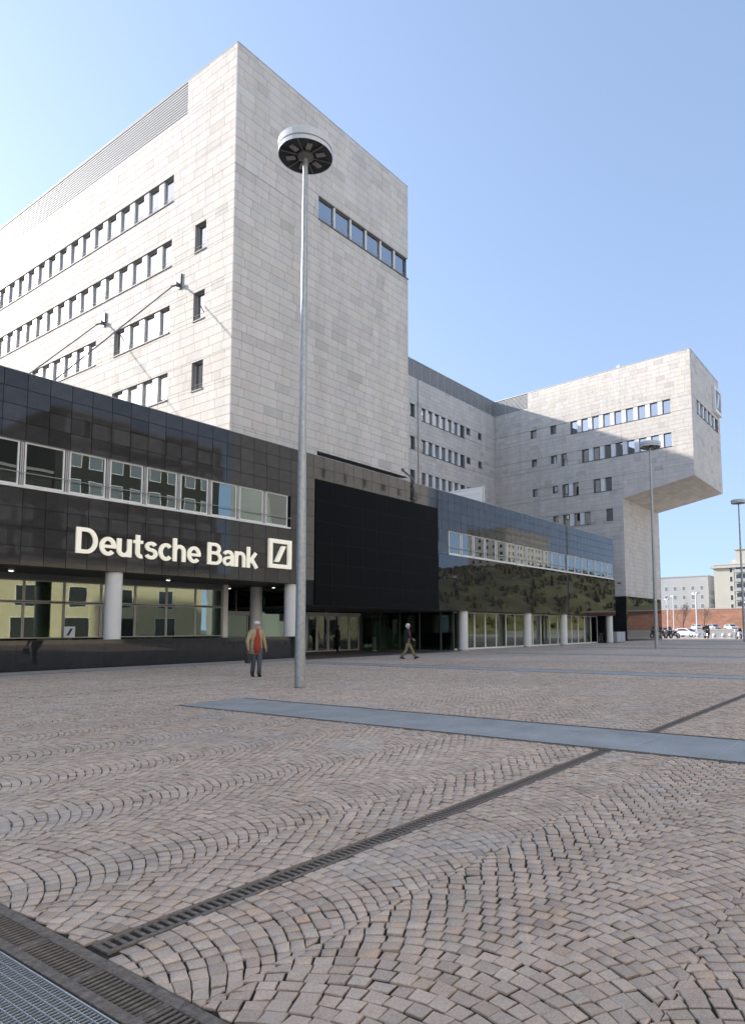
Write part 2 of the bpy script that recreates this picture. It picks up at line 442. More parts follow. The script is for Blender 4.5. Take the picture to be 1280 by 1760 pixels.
for ix in range(-40, 101):
    for iy in range(-45, 33):
        if not in_cobbles(ix, iy): plaza.add([(ix,iy,-.004),(ix+1,iy,-.004),(ix+1,iy+1,-.004),(ix,iy+1,-.004)], [(0,1,2,3)])
        else: plaza.add([(ix,iy,-.0125),(ix+1,iy,-.0125),(ix+1,iy+1,-.0125),(ix,iy+1,-.0125)], [(0,1,2,3)], mi=1)
PLAZA = plaza.build('plaza', [M_far, M_bed], kind='structure')

def cobbles():
    rg = np.random.default_rng(5)
    W, TH = 1.5, R(44); RAD = W/2/math.sin(TH); P = 0.0895
    quads = []; tints = []
    for n in range(-8, 18):
        yc = 1.65+W*n; ph = 0.0
        for k in range(-14, 410):
            xb = k*P+ph-RAD*0.8
            if not any(in_cobbles(int(math.floor(xb+o)), int(math.floor(yc+q))) for o in (0.3, 0.9) for q in (-0.7, 0, 0.7)): continue
            N = 18
            e = np.linspace(-TH, TH, N+1)+(0.5*(k % 2)-0.25)*(2*TH/N)+rg.normal(0, 0.0055, N+1)
            e[0], e[-1] = -TH, TH
            a = np.stack([xb+RAD*np.cos(e), yc+RAD*np.sin(e)], 1)
            b = a+np.stack([np.cos(e), np.sin(e)], 1)*(P*np.cos(e))[:, None]
            b[:, 1] = np.clip(b[:, 1], yc-W/2, yc+W/2)
            b[0] = a[0]+np.array([P, 0]); b[-1] = a[-1]+np.array([P, 0])
            for e_, col_ in ((0, n-1), (-1, n)):                # stones of neighbouring arcs bite into each other
                o_ = 0.017*(1 if (k+col_) % 2 else -1); sgn = 1 if e_ == -1 else -1
                for p_ in (a, b): p_[e_] += (-o_*sgn*0.9, o_)
            q = np.stack([a[:-1], b[:-1], b[1:], a[1:]], 1)
            quads.append(q)
    q = np.concatenate(quads)
    q = q+rg.normal(0, 0.0030, q.shape)
    c = q.mean(1)
    ok = np.array([in_cobbles(int(math.floor(x)), int(math.floor(y))) for x, y in c])
    def zone(x0, x1, y0, y1, m): return (c[:, 0] > x0-m) & (c[:, 0] < x1+m) & (c[:, 1] > y0-m) & (c[:, 1] < y1+m)
    def area(p): return 0.5*np.abs(sum(p[:, i, 0]*p[:, (i+1) % 4, 1]-p[:, (i+1) % 4, 0]*p[:, i, 1] for i in range(4)))
    a0 = area(q)
    zones = [(s[0]-.1, s[1]+.1, s[2], s[3]+.03) for s in STRIPS]+list(DRAINS)+list(THIN)+[GRATE0, SLOT0]
    for (zx0, zx1, zy0, zy1) in zones:                     # stones cut to fit along channels and gratings
        zx0 -= .006; zx1 += .006; zy0 -= .006; zy1 += .006
        near = (c[:, 0] > zx0-.12) & (c[:, 0] < zx1+.12) & (c[:, 1] > zy0-.12) & (c[:, 1] < zy1+.12)
        dd = np.stack([c[:, 0]-zx0, zx1-c[:, 0], c[:, 1]-zy0, zy1-c[:, 1]], 1)
        side = dd.argmin(1)
        for k in range(4):
            m_ = near & (side == k)
            if k == 0: q[m_, :, 0] = np.minimum(q[m_, :, 0], zx0)
            if k == 1: q[m_, :, 0] = np.maximum(q[m_, :, 0], zx1)
            if k == 2: q[m_, :, 1] = np.minimum(q[m_, :, 1], zy0)
            if k == 3: q[m_, :, 1] = np.maximum(q[m_, :, 1], zy1)
    ok &= area(q) > 0.28*a0
    c = q.mean(1)
    for x, y in LAMPS: ok &= np.hypot(c[:, 0]-x, c[:, 1]-y) > 0.17
    q = q[ok]; c = c[ok]; M = len(q)
    size = np.linalg.norm(q-c[:, None], axis=2).mean(1)
    sh = 1-(0.0029+rg.random(M)*0.0024)/size*1.25
    hgt = rg.normal(-0.003, 0.0022, M); tx = rg.normal(0, 0.022, M); ty = rg.normal(0, 0.022, M)
    V = np.zeros((M, 13, 3))
    for lv, (s, z) in enumerate(((0.915, 0.0), (0.99, -0.004), (1.0, -0.03))):
        p = (q-c[:, None])*(sh*s)[:, None, None]
        p = p*(1+rg.normal(0, 0.025, (M, 4, 1)))
        V[:, lv*4:lv*4+4, :2] = p+c[:, None]
        V[:, lv*4:lv*4+4, 2] = (hgt[:, None]+z+(p[:, :, 0]*tx[:, None]+p[:, :, 1]*ty[:, None])*(lv < 2)+rg.normal(0, 0.0014, (M, 4))) if lv < 2 else z
    V[:, 12, :2] = c; V[:, 12, 2] = hgt+rg.normal(0.002, 0.0012, M)
    br = rg.normal(1.0, 0.075, M); wm = rg.normal(0, 0.014, M); g = rg.random(M)
    T = np.stack([br*(1+wm+0.012), br*(1-0.3*wm), br*(1-0.9*wm)], 1)
    T[g < 0.06] *= np.array([1.03, 0.99, 0.93]); T[g > 0.95] *= np.array([0.84, 0.84, 0.85])
    F3 = [(12, 0, 1), (12, 1, 2), (12, 2, 3), (12, 3, 0)]
    F4 = [(lv+i, lv+4+i, lv+4+(i+1) % 4, lv+(i+1) % 4) for lv in (0, 4) for i in range(4)]
    d = np.sqrt((c**2).sum(1)+1.48**2)
    al = np.degrees(np.arctan2(c[:, 1], c[:, 0]))-math.degrees(YAW)
    seen = (al > -25.5) & (al < 32.5) & (np.hypot(c[:, 0], c[:, 1]) > 1.9)
    order = np.argsort(np.where(seen, d, 1e6))
    SOIL_SHADE = np.array([1.0]*4+[0.72]*4+[0.25]*4+[1.0])          # soil and joint shade painted into the sides of the stones
    near = set(order[:300].tolist())
    for i in sorted(near):
        mb = MB(); mb.add((V[i]-np.array([c[i, 0], c[i, 1], 0])), F3+F4, tuple(T[i])); mb.t = [tuple(T[i]*g_) for g_ in SOIL_SHADE]
        mb.build('cobble', M_cobble, PLAZA, (c[i, 0], c[i, 1], 0))
    idx = np.array([i for i in range(M) if i not in near])
    m = len(idx); vv = V[idx].reshape(-1, 3)
    me = bpy.data.meshes.new('cobblestones')
    base = (np.arange(m)*13)[:, None]
    l3 = (base+np.array(F3).ravel()[None]).reshape(-1); l4 = (base+np.array(F4).ravel()[None]).reshape(-1)
    loops = np.concatenate([l3, l4]); n3, n4 = m*4, m*8
    me.vertices.add(len(vv)); me.vertices.foreach_set('co', vv.ravel())
    me.loops.add(len(loops)); me.loops.foreach_set('vertex_index', loops.astype(np.int32))
    me.polygons.add(n3+n4)
    st = np.concatenate([np.arange(n3)*3, n3*3+np.arange(n4)*4]); me.polygons.foreach_set('loop_start', st.astype(np.int32))
    me.update(calc_edges=True)
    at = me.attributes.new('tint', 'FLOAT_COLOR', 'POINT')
    tt = np.concatenate([T[idx][:, None, :]*SOIL_SHADE[None, :, None], np.ones((m, 13, 1))], axis=2)
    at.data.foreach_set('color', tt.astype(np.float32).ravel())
    me.materials.append(M_cobble); me.validate()
    put('cobblestones', me, PLAZA, kind='stuff')
    return M
NCOB = cobbles()

def bar_run(root, n_parts, bars, name, rest, m):
    mb = MB()
    for i, b in enumerate(bars):
        if i < n_parts:
            x0, x1, y0, y1, z0, z1 = b; k = tuple(round(v, 3) for v in (x1-x0, y1-y0, z1-z0))
            put(name, cached((name, k, m.name), lambda: MB().box(0, k[0], 0, k[1], 0, k[2]).mesh(name, m)), root, (x0-root.location.x, y0-root.location.y, z0))
        else: mb.box(*b); 
    if mb.v:
        l = root.location; mb.map(lambda x, y, z: (x-l.x, y-l.y, z)); mb.build(rest, m, root, kind='stuff')

# wide slotted channel at the photographer's feet, and the open steel grating beside it
x0, x1, y0, y1 = SLOT0
t = thing('slot_drain', 'rusty slotted iron channel beside the steel grating, running away from the camera', 'drain', (x0, y0, 0))
fb = MB().box(0, .05, 0, y1-y0, -.05, -.004).box(.175, .23, 0, y1-y0, -.05, -.004)
for i in range(27): fb.box(.05, .175, i*.5, i*.5+.035, -.05, -.006)
fb.build('frame', M_iron, t)
MB().box(.05, .175, 0, y1-y0, -.16, -.12).build('pit', M_pit, t)
ys = [y for y in np.arange(y0+.05, y1, .0333)]
ys.sort(key=lambda v: abs(v-2.9))
bar_run(t, 90, [(x0+.05, x0+.175, y, y+.014, -.016, -.008) for y in ys], 'grate_bar', 'grate_bars', M_iron)
x0, x1, y0, y1 = GRATE0
t = thing('floor_grating', 'bright open mesh steel grating in the bottom left corner of the plaza', 'grating', (x1, y0, 0))
L_ = y1-y0
MB().box(-.006, 0, 0, L_, -.05, -.002).box(x0-x1, x0-x1+.006, 0, L_, -.05, -.002).build('frame', M_steel_near, t)
MB().box(x0-x1, 0, 0, L_, -.32, -.30).build('pit', M_pit, t)
xs = np.arange(.042, x1-x0, .042)
bar_run(t, 40, [(x1-v-.003, x1-v, y0, y1, -.03, -.003) for v in xs], 'bearing_bar', 'bearing_bars', M_steel_near)
mb = MB()
for v in np.arange(.012, L_, .024): mb.box(x0-x1+.006, -.006, v, v+.0045, -.022, -.006)
mb.build('cross_bars', M_steel_near, t, kind='stuff')
# thin drains running away from the camera
dl = ['narrow slotted iron drain crossing the cobbles in the foreground', 'narrow iron drain beyond the first wide grating', 'narrow iron drain beyond the second wide grating']
for i, (x0, x1, y0, y1) in enumerate(DRAINS):
    t = thing('drain_channel', dl[i], 'drain', (x0, y0, 0), group='iron drains across the plaza')
    w_ = y1-y0; L_ = x1-x0
    MB().box(0, L_, 0, .03, -.05, -.003).box(0, L_, w_-.03, w_, -.05, -.003).box(0, .03, .03, w_-.03, -.05, -.004).build('frame', M_iron, t)
    MB().box(0, L_, .03, w_-.03, -.14, -.10).build('pit', M_pit, t)
    bar_run(t, 110 if i == 0 else 0, [(v, v+.021, y0+.03, y1-.03, -.015, -.006) for v in np.arange(x0+.05, x1, .05)], 'grate_bar', 'grate_bars', M_iron)
for i, (x0, x1, y0, y1) in enumerate(THIN):
    MB().box(0, x1-x0, 0, y1-y0, -.06, -.010).build('joint_rail', M_iron, None, (x0, y0, 0), label=['thin dark joint line in the cobbles left of the tall lamp', 'thin dark joint line between the second and third gratings'][i], category='rail', group='joint rails in the paving')
sl = ['wide grey grating strip crossing the plaza in front of the tall lamp', 'second grey grating strip, behind the tall lamp', 'third grating strip, in front of the right glazing', 'fourth grating strip from the camera', 'fifth grating strip from the camera', 'last grating strip, near the cantilevered wing']
for i, (x0, x1, y0, y1) in enumerate(STRIPS):
    t = thing('grating_strip', sl[i], 'grating', (x0, y0, 0), group='grating strips in the plaza')
    W_, L_ = x1-x0, y1-y0
    MB().box(-.1, -.075, 0, L_, -.05, -.002).box(-.012, 0, 0, L_, -.05, 0).box(W_, W_+.012, 0, L_, -.05, 0).box(W_+.075, W_+.1, 0, L_, -.05, -.002).box(-.1, W_+.1, L_, L_+.03, -.05, -.002).build('frame', M_iron, t)
    MB().box(-.075, W_+.075, 0, L_, -.14, -.10).build('pit', M_pit, t)
    mb = MB(); sb = MB()
    step = .030 if i == 0 else .05
    th = .019 if i == 0 else .036
    for v in np.arange(.02, L_, step): mb.box(0, W_, v, v+th, -.035, -.003)
    for v in np.arange(.05, W_, .05 if i == 0 else .1): mb.box(v, v+.008, 0, L_, -.04, -.0005)
    mb.build('bearing_bars', M_steel, t, kind='stuff')
    for v in np.arange(.02, L_, .05):
        for q in (-.075, W_+.012): sb.box(q, q+.063, v, v+.025, -.03, -.008)
    sb.build('slot_bars', M_iron, t, kind='stuff')
    mb = MB()
    for v in np.arange(1.0, L_, 1.0): mb.box(0, W_, v-.006, v+.006, -.03, .001)
    mb.build('panel_joints', M_steel, t, kind='stuff')

# ------------------------------------------------------------------ the office tower
ROWS = [(25.28, 26.85), (21.52, 23.07), (17.72, 19.27), (13.93, 15.46)]
def some(seed, p, vals=(0.35, 0.5, 0.95)):
    r = random.Random(seed)
    tab = [r.choice(vals) if r.random() < p else 0 for _ in range(40)]
    return lambda i: tab[i]
tower = thing('office_tower', 'tall pale stone office block with one window ribbon high on its blank front', 'office building', (20.74, 27, 0))
F1 = Face(tower, 20.74, 27, 0)
F2 = Face(tower, 20.74, 62, -PI/2)
F3 = Face(tower, 35.14, 27, PI/2)
TZ = 31.9
h1 = [(5.9, 14.4, 25.25, 26.68), (5.96, 14.4, 10.38, 11.52)]
h2 = [(62-59.0, 62-32.36, *ROWS[0]), (62-58.9, 62-32.38, *ROWS[1]), (62-59.2, 62-40.12, *ROWS[2]), (62-38.03, 62-32.41, *ROWS[2]), (62-59.2, 62-40.12, *ROWS[3]), (62-38.03, 62-32.42, *ROWS[3])]
h2s = [(62-30.25, 62-29.30, *ROWS[i]) for i in (1, 2, 3)]
lv = [(0, 62-31.25, 29.88, 31.82)]
clad(tower, [(F1, panel_rects(0, 14.4, 10.38, TZ, h1, 1)), (F2, panel_rects(0, 34.97, 10.38, TZ, h2+h2s+lv, 2))], M_stone)
wall(F1, 0.03, 14.37, 10.38, TZ-.02, h1)
wall(F2, 0, 34.5, 10.38, TZ-.02, h2+h2s+lv)
F3.build(MB().box(.5, 2.0, .0, .4, 10.38, 25.25).box(.5, 2.0, 0, .4, 26.68, TZ-.02).box(2.0, 18, 0, .4, 10.38, TZ-.02), 'side_wall', M_stone)
F1.build(MB().box(5.96, 13.9, 2.6, 2.8, 10.3, 12.5).box(5.98, 13.88, .55, 2.55, 11.53, 11.7), 'recess_lining', M_soffit)
F1.build(MB().box(.45, 13.95, .45, 35, TZ-.4, TZ-.25), 'roof', M_joint)
F1.build(MB().box(-.012, 14.41, -.012, .4, TZ, TZ+.03).box(-.012, .4, .4, 35, TZ, TZ+.03).box(14.0, 14.43, .4, 35, TZ, TZ+.03), 'coping', M_coping)
ribbon(F1, 5.92, 14.38, 25.27, 26.66, 6, pier=.10, rail=True, depth=.16)
F3.build(frame_mesh(1.9, 1.38, .06).map(lambda x, y, z: (x+.06, y+.12, z+25.27)), 'window', M_frame)
o = F3.build(MB().box(.12, 1.9, .14, .146, 25.33, 26.6), 'pane', M_glassT)
for i, (h, seed) in enumerate(zip(h2, (3, 4, 5, 6, 7, 8))):
    n = round((h[1]-h[0]+.53)/1.51)
    ribbon(F2, h[0], h[1], h[2]+.01, h[3], n, blinds=some(seed, (0.3, 0.65, 0.3, 0.2, 0.4, 0.3)[i]), rail=True, depth=.17, gmat=M_glassB, py=.07, pier=.47, fmat=M_alu)
    room(F2, h[0], h[1], h[2], h[3])
for i, h in enumerate(h2s):
    window(F2, h[0], h[2], h[1]-h[0], h[3]-h[2], .20, fmat=M_alu, gmat=M_glassB if i < 2 else M_glassT, rail=True, blind=0.9 if i == 2 else 0)
    F2.build(MB().box(h[0]-.02, h[1]+.02, -.05, .2, h[2]-.07, h[2]-.004), 'sill', M_sill)
    room(F2, h[0], h[1], h[2], h[3])
room(F1, 5.9, 12.5, 25.25, 26.68, .52, 5)
louvre(F2, *lv[0], n=12)

# stay cables held by brackets on the tower's side
for i, (y, z, ex, ez) in enumerate(((31.44, 20.3, 13.2, 11.45), (39.13, 20.3, 14.9, 13.7))):
    t = thing('stay_cable', ['steel stay cable from the bracket nearer the tower corner', 'steel stay cable from the bracket farther along the tower side'][i], 'cable', (20.74, y, z), group='stay cables on the tower side')
    MB().box(-.10, -.003, -.11, .11, -.42, .42).box(-.30, -.10, -.03, .03, -.36, -.12).build('bracket', M_cable, t)
    MB().tube([(-.22, 0, -.26), (-.55, 0, -.5)], .05, 6).build('socket', M_cable, t)
    MB().tube([(-.5, 0, -.47), (ex-20.74, 0, ez-z)], .032, 6).build('cable_rod', M_cable, t)

# ------------------------------------------------------------------ block at the back of the court
back = thing('rear_office_block', 'shaded stone office block at the back of the court behind the tower', 'office building', (35.2, 44.9, 0))
B1 = Face(back, 35.2, 44.9, 0)
ox = 35.2; BX = 77.45-ox
lvb = [(23.0, BX, 29.85, 31.85)]
hb = []
RB = [(25.2, 26.75), (21.46, 23.02), (17.68, 19.2), (13.9, 15.4)]
for (a, b) in RB: hb.append((60.92-ox, 69.9-ox, a, b))
hs = []
for i, (a, b) in enumerate(RB):
    hs += [(58.75-ox, 59.6-ox, a+.1, b), (70.42-ox, 71.22-ox, b-.85, b-.05), (73.18-ox, 74.0-ox, b-.85, b-.05)]
clad(back, [(B1, panel_rects(18, BX, 10.4, 31.9, hb+hs+lvb, 11))], M_stone, nparts=120)
wall(B1, 0, BX+1.2, 0, 31.88, hb+hs+lvb)
B1.build(MB().box(0, BX, .5, 14, 31.4, 31.5), 'roof', M_joint)
B1.build(MB().box(0, BX, -.03, .4, 31.9, 31.96), 'coping', M_coping)
for i, h in enumerate(hb):
    ribbon(B1, h[0], h[1], h[2]+.01, h[3], 7, pier=.44, blinds=some(20+i, .25))
    room(B1, h[0], h[1], h[2], h[3])
for h in hs:
    window(B1, h[0], h[2], h[1]-h[0], h[3]-h[2], .26)
    B1.build(MB().box(h[0]-.02, h[1]+.02, -.04, .2, h[2]-.06, h[2]-.004), 'sill', M_sill)
    B1.build(MB().box(h[0], h[1], .5, .55, h[2], h[3]), 'room_lining', M_room)
louvre(B1, *lvb[0], n=12)
t = thing('downpipe', 'thin steel rainwater pipe on the rear stone block beside the left ribbon windows', 'pipe', (60.15, 44.8, 0))
MB().tube([(0, 0, 10.4), (0, 0, 29.8)], .06, 6).build('pipe', M_alu, t)
mbp = MB()
for z in range(12, 30, 3): mbp.box(-.08, .08, -.02, .1, z, z+.06)
mbp.build('clip', M_alu, t)

# ------------------------------------------------------------------ cantilevered wing
wing = thing('cantilever_wing', 'pale stone wing on the right whose upper storeys jut out over the plaza', 'office building', (75.7, 27, 0))
WA = math.atan2(-1, -0.1)
W1 = Face(wing, 75.7, 27, WA)
SLT = math.sqrt(1.01)
ww = lambda a, b, c, d: (-a, -b, d, c)      # measured (towards back) -> local
hw = [(-6.62, 5.86, 25.25, 26.82), (-5.14, 5.88, 21.46, 23.02), (-7.93, -5.68, 17.58, 19.15), (-3.7, -1.36, 17.56, 19.13), (-7.92, -4.19, 13.85, 15.36)]
hws = [(-12.4, -11.5, 25.7, 26.8), (-9.45, -8.62, 25.7, 26.85), (-12.3, -11.5, 22.0, 22.98), (-9.47, -8.6, 21.95, 23.0), (-7.98, -7.17, 21.4, 23.03), (-12.24, -11.45, 18.12, 19.14), (-9.32, -8.54, 18.14, 19.14), (-9.31, -8.56, 14.32, 15.35), (-12.2, -11.4, 14.3, 15.3), (-2.16, -1.31, 13.9, 15.4)]
lvw = [(-17.95, -12.75, 29.85, 31.85)]
below = [(0.0, 9, 0, 16.42)]
# stepped edge above the sloping soffit
sof = lambda s: 16.40+1.45*s/8.25
step = []
for k in range(33, 38):
    zt = (k+1)*COURSE; zb = max(16.40, k*COURSE)
    if zt > 16.40: step.append((max(0, (zb-16.40)/1.45*8.25), 8.25, zb-.001, min(zt, 17.86)))
p1 = panel_rects(-18.0, 0.0, 5.1, 31.9, hw+hws+lvw, 31)+panel_rects(0.0, 8.215, 16.4, 31.9, hw+step, 32)
E1 = Face(wing, 75.7-.1*8.2/1.0, 18.8, 0)
ex = 75.7-.82
he = [(76.97-ex, 86.75-ex, 25.2, 26.82)]
S1 = Face(wing, 75.72, 27.05, 0)
clad(wing, [(W1, p1), (E1, panel_rects(0.0, 12.9, 17.85, 31.9, he, 33)), (S1, panel_rects(0.03, 13.2, 5.1, 16.44, [], 34))], M_stone)
wall(W1, -18, -0.3, 5.1, 31.88, hw+hws+lvw)
wall(W1, -0.3, 8.17, 17.87, 31.88, hw)
W1.build(MB().add([(0, .012, 16.4), (8.2, .012, 17.84), (8.2, .012, 17.9), (0, .012, 17.9), (0, .4, 16.4), (8.2, .4, 17.84), (8.2, .4, 17.9), (0, .4, 17.9)], [(0,1,2,3),(7,6,5,4),(0,4,5,1),(1,5,6,2),(2,6,7,3),(3,7,4,0)]), 'edge_stone', M_stone)
wall(E1, .55, 12.87, 17.87, 31.88, he)
wall(S1, .1, 13.1, 0, 17.6, [], y0=.04)
E1.build(MB().box(12.5, 12.9, .5, 26, 17.9, 31.88), 'side_wall', M_stone)
# sloping soffit of narrow stone boards
mb = MB(); yy = 0.02
n = 0
while yy < 8.15:
    y2 = min(yy+.6, 8.24); xx = 0.02-(.4 if n % 2 else 0)
    while xx < 12.85:
        x2 = min(xx+1.2, 12.88); tt = rnd.gauss(1, .05)
        if x2 > .1: mb.box(max(xx, .02), x2-.015, yy, y2-.015, 0, .05, (tt, tt*.99, tt*.96))
        xx += 1.2
    yy += .6; n += 1
slope = lambda x, y, z: (x+(8.2-y)*0+y*.1, y, z+17.84-1.45*y/8.2)
mb.map(slope); E1.build(mb, 'soffit_panels', M_stone, kind='stuff')
mb = MB().box(.02, 12.88, .02, 8.6, .052, .4); mb.map(slope); E1.build(mb, 'soffit', M_joint)
mb = MB().add([(75.4, 19.3, 31.3), (87.4, 19.3, 31.3), (87.4, 44.8, 31.3), (77.9, 44.8, 31.3)], [(0, 1, 2, 3)]); mb.map(lambda x, y, z: (x-75.7, y-27, z)); mb.build('roof', M_joint, wing)
W1.build(MB().box(-18, 8.25, -.03, .35, 31.9, 31.96), 'coping', M_coping)
E1.build(MB().box(.4, 12.93, -.03, .35, 31.9, 31.96), 'coping', M_coping)
for i, (h, n_) in enumerate(zip(hw, (9, 8, 2, 2, 3))):
    ribbon(W1, h[0], h[1], h[2]+.01, h[3], n_, pier=.52, blinds=(lambda j, i=i: [(0 if j < 1 else .55 if j == 1 else .8 if j == 2 else .97), (0 if j < 4 else .45 if j < 6 else .3), 0, 0, 0][i]), bw=True)
    room(W1, h[0], h[1], h[2], h[3])
for i, h in enumerate(hws):
    window(W1, h[0], h[2], h[1]-h[0], h[3]-h[2], .26)
    W1.build(MB().box(h[0]-.03, h[1]+.03, -.04, .2, h[2]-.06, h[2]-.004), 'sill', M_pier)
    W1.build(MB().box(h[0], h[1], .5, .55, h[2], h[3]), 'room_lining', M_room)
h = he[0]
ribbon(E1, h[0], h[1], h[2]+.01, h[3], 6, pier=.45)
room(E1, h[0], h[1], h[2], h[3])
louvre(W1, *lvw[0], n=12)
# polished black base of the wing
W1.build(MB().box(-18, -.03, .0, .3, 0, 5.08), 'black_base', M_granite)
clad(wing, [(Face(wing, 75.72, 27.05, 0), panel_rects(0.03, 13.0, 0.0, 5.08, [], 36, course=1.27, widths=(1.6,), stagger=False))], M_granite, part='granite_panel', rest='granite_panels', nparts=40, joint=.008)
# rooftop aerials
t = thing('roof_aerial', 'small cluster of aerials on the roof of the cantilevered wing', 'aerial', (82.3, 29.6, 31.9))
MB().tube([(0, 0, 0), (0, 0, 3.0)], .06, 6).tube([(.7, .2, 0), (.7, .2, 2.6)], .05, 6).build('mast', M_alu, t)
for i in range(3):
    MB().box(-.12+i*.35, .12+i*.35, -.2, 0, 1.9, 3.2-.2*i).build('antenna', M_white, t, rot=(0, .12, 0))

# ------------------------------------------------------------------ logo builder (square frame with a slash)
def logo(name, label, F, x, z, s, root=None, depth=.16, dark=True, mw=None):
    p = F.world(x, z, -depth)
    t = thing(name, label, 'sign', p, F.ang)
    b = s*.135
    mw = mw or M_letter
    fr = MB().box(0, s, 0, depth-.02, 0, b).box(0, s, 0, depth-.02, s-b, s).box(0, b, 0, depth-.02, b, s-b).box(s-b, s, 0, depth-.02, b, s-b)
    fr.build('square_frame', mw, t)
    MB().poly([(s*.27, s*.22), (s*.43, s*.22), (s*.73, s*.78), (s*.57, s*.78)], 0, depth-.02).build('slash', mw, t)
    if dark: MB().box(b, s-b, depth-.018, depth-.006, b, s-b).build('backing', M_granite, t)
    return t
def logo_solid(name, label, F, x, z, s, depth, mw, md):
    p = F.world(x, z, -depth)
    t = thing(name, label, 'sign', p, F.ang); b = s*.13
    MB().box(0, s, 0, depth-.02, 0, b).box(0, s, 0, depth-.02, s-b, s).box(0, b, 0, depth-.02, b, s-b).box(s-b, s, 0, depth-.02, b, s-b).build('square_frame', md, t)
    MB().box(b, s-b, .06, depth-.02, b, s-b).build('backing', mw, t)
    MB().poly([(s*.27, s*.20), (s*.45, s*.20), (s*.73, s*.80), (s*.55, s*.80)], 0.01, .058).build('slash', md, t)
    return t
M_blue = mat('dark_blue_print', (0.03, 0.05, 0.16), 0.5)
logo_solid('square_logo', 'large white and dark square logo with slash on the wing end wall', E1, 84.35-ex, 27.3, 3.25, .34, mat('logo_grey', (0.22, 0.23, 0.25), 0.5), M_white)

# ------------------------------------------------------------------ podium
pod = thing('podium_building', 'long low black granite building with white framed windows in front of the tower', 'podium', (10, 24.7, 0))
PF = Face(pod, 0, 24.7, 0)
PT = 10.42
WB = (6.38, 8.05)                                # left window band
WR = (6.30, 7.94)                                # right window band
ph = [(-3.2, 22.66, *WB)]
SCR = (24.32, 35.10, 2.69, 9.18)

def grid(x0, x1, zs, wd, ph, holes, seed, var=.12):
    r = random.Random(seed); out = []
    for a, b in zip(zs[:-1], zs[1:]):
        x = ph-math.ceil((ph-x0)/wd)*wd
        while x < x1-1e-3:
            p, q = max(x, x0), min(x+wd, x1); x += wd
            if q-p < .03: continue
            t = r.gauss(1, var); t = (round(t, 1),)*3
            for c in cells(p, q, a, b, holes):
                if c[1]-c[0] > .03 and c[3]-c[2] > .03: out.append((*c, t))
    return out
zt = [8.05+i*(PT-8.05)/4 for i in range(5)]
left = grid(6, 23.70, zt, .7625, 22.66, [], 51)+grid(22.66, 23.70, [6.38, 7.215, 8.05], 1.04, 22.66, [], 52)
left += grid(6, 23.70, [3.72, 4.385, 5.05, 5.715, 6.38], .7625, 22.66, [], 53)
mid = grid(23.70, 35.2, [9.18, 9.80, PT], .7625, 22.66, [], 54)+grid(23.70, 24.30, [3.95, 4.55, 5.15, 5.75, 6.38, 7.2, 8.05, 8.6, 9.18], .6, 23.7, [], 55)
right = grid(35.2, 66.1, [7.94+i*(PT-7.94)/4 for i in range(5)], .765, 36.4, [], 56)+grid(35.2, 36.4, [6.30, 7.12, 7.94], 1.2, 35.2, [], 57)
low = grid(35.2, 66.1, [2.70, 3.6, 4.5, 5.4, 6.30], 1.53, 36.4, [], 58, var=.05)
clad(pod, [(PF, left+mid)], M_granite2, part='granite_panel', rest='granite_panels', nparts=230, joint=.020, minpx=7, tilt=.0016)
clad(pod, [(PF, right)], M_granite2, part='granite_panel', rest='fascia_panels', nparts=70, joint=.020, minpx=7, tilt=.0016)
clad(pod, [(PF, low)], M_granite, part='polished_panel', rest='polished_panels', nparts=0, joint=.004)
wall(PF, -26, 23.68, 3.74, PT-.01, [(-3.2, 22.66, *WB)], M_gjoint)
wall(PF, 23.68, 35.2, 2.72, PT-.01, [], M_gjoint, y1=.35)
wall(PF, 35.2, 66.08, 2.72, PT-.01, [(36.4, 66.08, *WR)], M_gjoint)
PF.build(MB().box(-26, 66.1, .5, 19.9, PT-.3, PT-.1), 'roof', M_soffit)
PF.build(MB().box(-26, 66.12, -.015, .5, PT, PT+.025), 'coping', M_coping)
PF.build(MB().box(66.0, 66.09, .5, 19, 0, PT-.01), 'end_wall', M_granite)
# window bands
def band(x0, n, pitch, wz, blinds, tag_):
    ww_ = pitch-.17
    for i in range(n):
        a = x0+i*pitch
        window(PF, a+.085, wz[0]+.10, ww_, wz[1]-wz[0]-.13, .06, M_white, M_glassP, blind=blinds(i), bmat=M_blindw if tag_ == 'r' else M_blind, b=.055)
        me = cached(('post', round(wz[1]-wz[0], 2)), lambda: MB().box(0, .045, 0, .16, 0, wz[1]-wz[0]-.05).box(.062, .107, 0, .16, 0, wz[1]-wz[0]-.05).mesh('window_post', M_alu))
        PF.put('window_post', me, a-.0535, .05, wz[0]+.03)
    x1 = x0+n*pitch
    PF.build(MB().box(x0-.08, x1+.04, -.05, .20, wz[0]+.004, wz[0]+.085), 'window_sill', M_white)
    PF.build(MB().box(x0-.08, x1+.04, .0, .2, wz[1]-.03, wz[1]-.004), 'head_trim', M_frame)
    rb = MB().tube([(x0, -.10, wz[0]+.52), (x1, -.10, wz[0]+.52)], .016, 6)
    for i in range(n+1): rb.box(x0+i*pitch-.012, x0+i*pitch+.012, -.11, .05, wz[0]+.50, wz[0]+.54)
    PF.build(rb, 'guard_rail', M_alu)
band(22.60-16*1.525, 16, 1.525, WB, lambda i: 0, 'l')
room(PF, -3.0, 22.6, WB[0], WB[1], .3, 5.5)
rr = random.Random(4)
tb = [0, .15, 0, 0, 0, 0, .95, .95, .9, 0, 0, .95, .55, 0, .95, 0, .95, .95, .95, .95]
band(36.47, 19, 1.545, WR, lambda i: tb[i], 'r')
room(PF, 36.4, 66.0, WR[0], WR[1], .3, 5.0, mat('pale_office_interior', (0.42, 0.44, 0.40), .9))
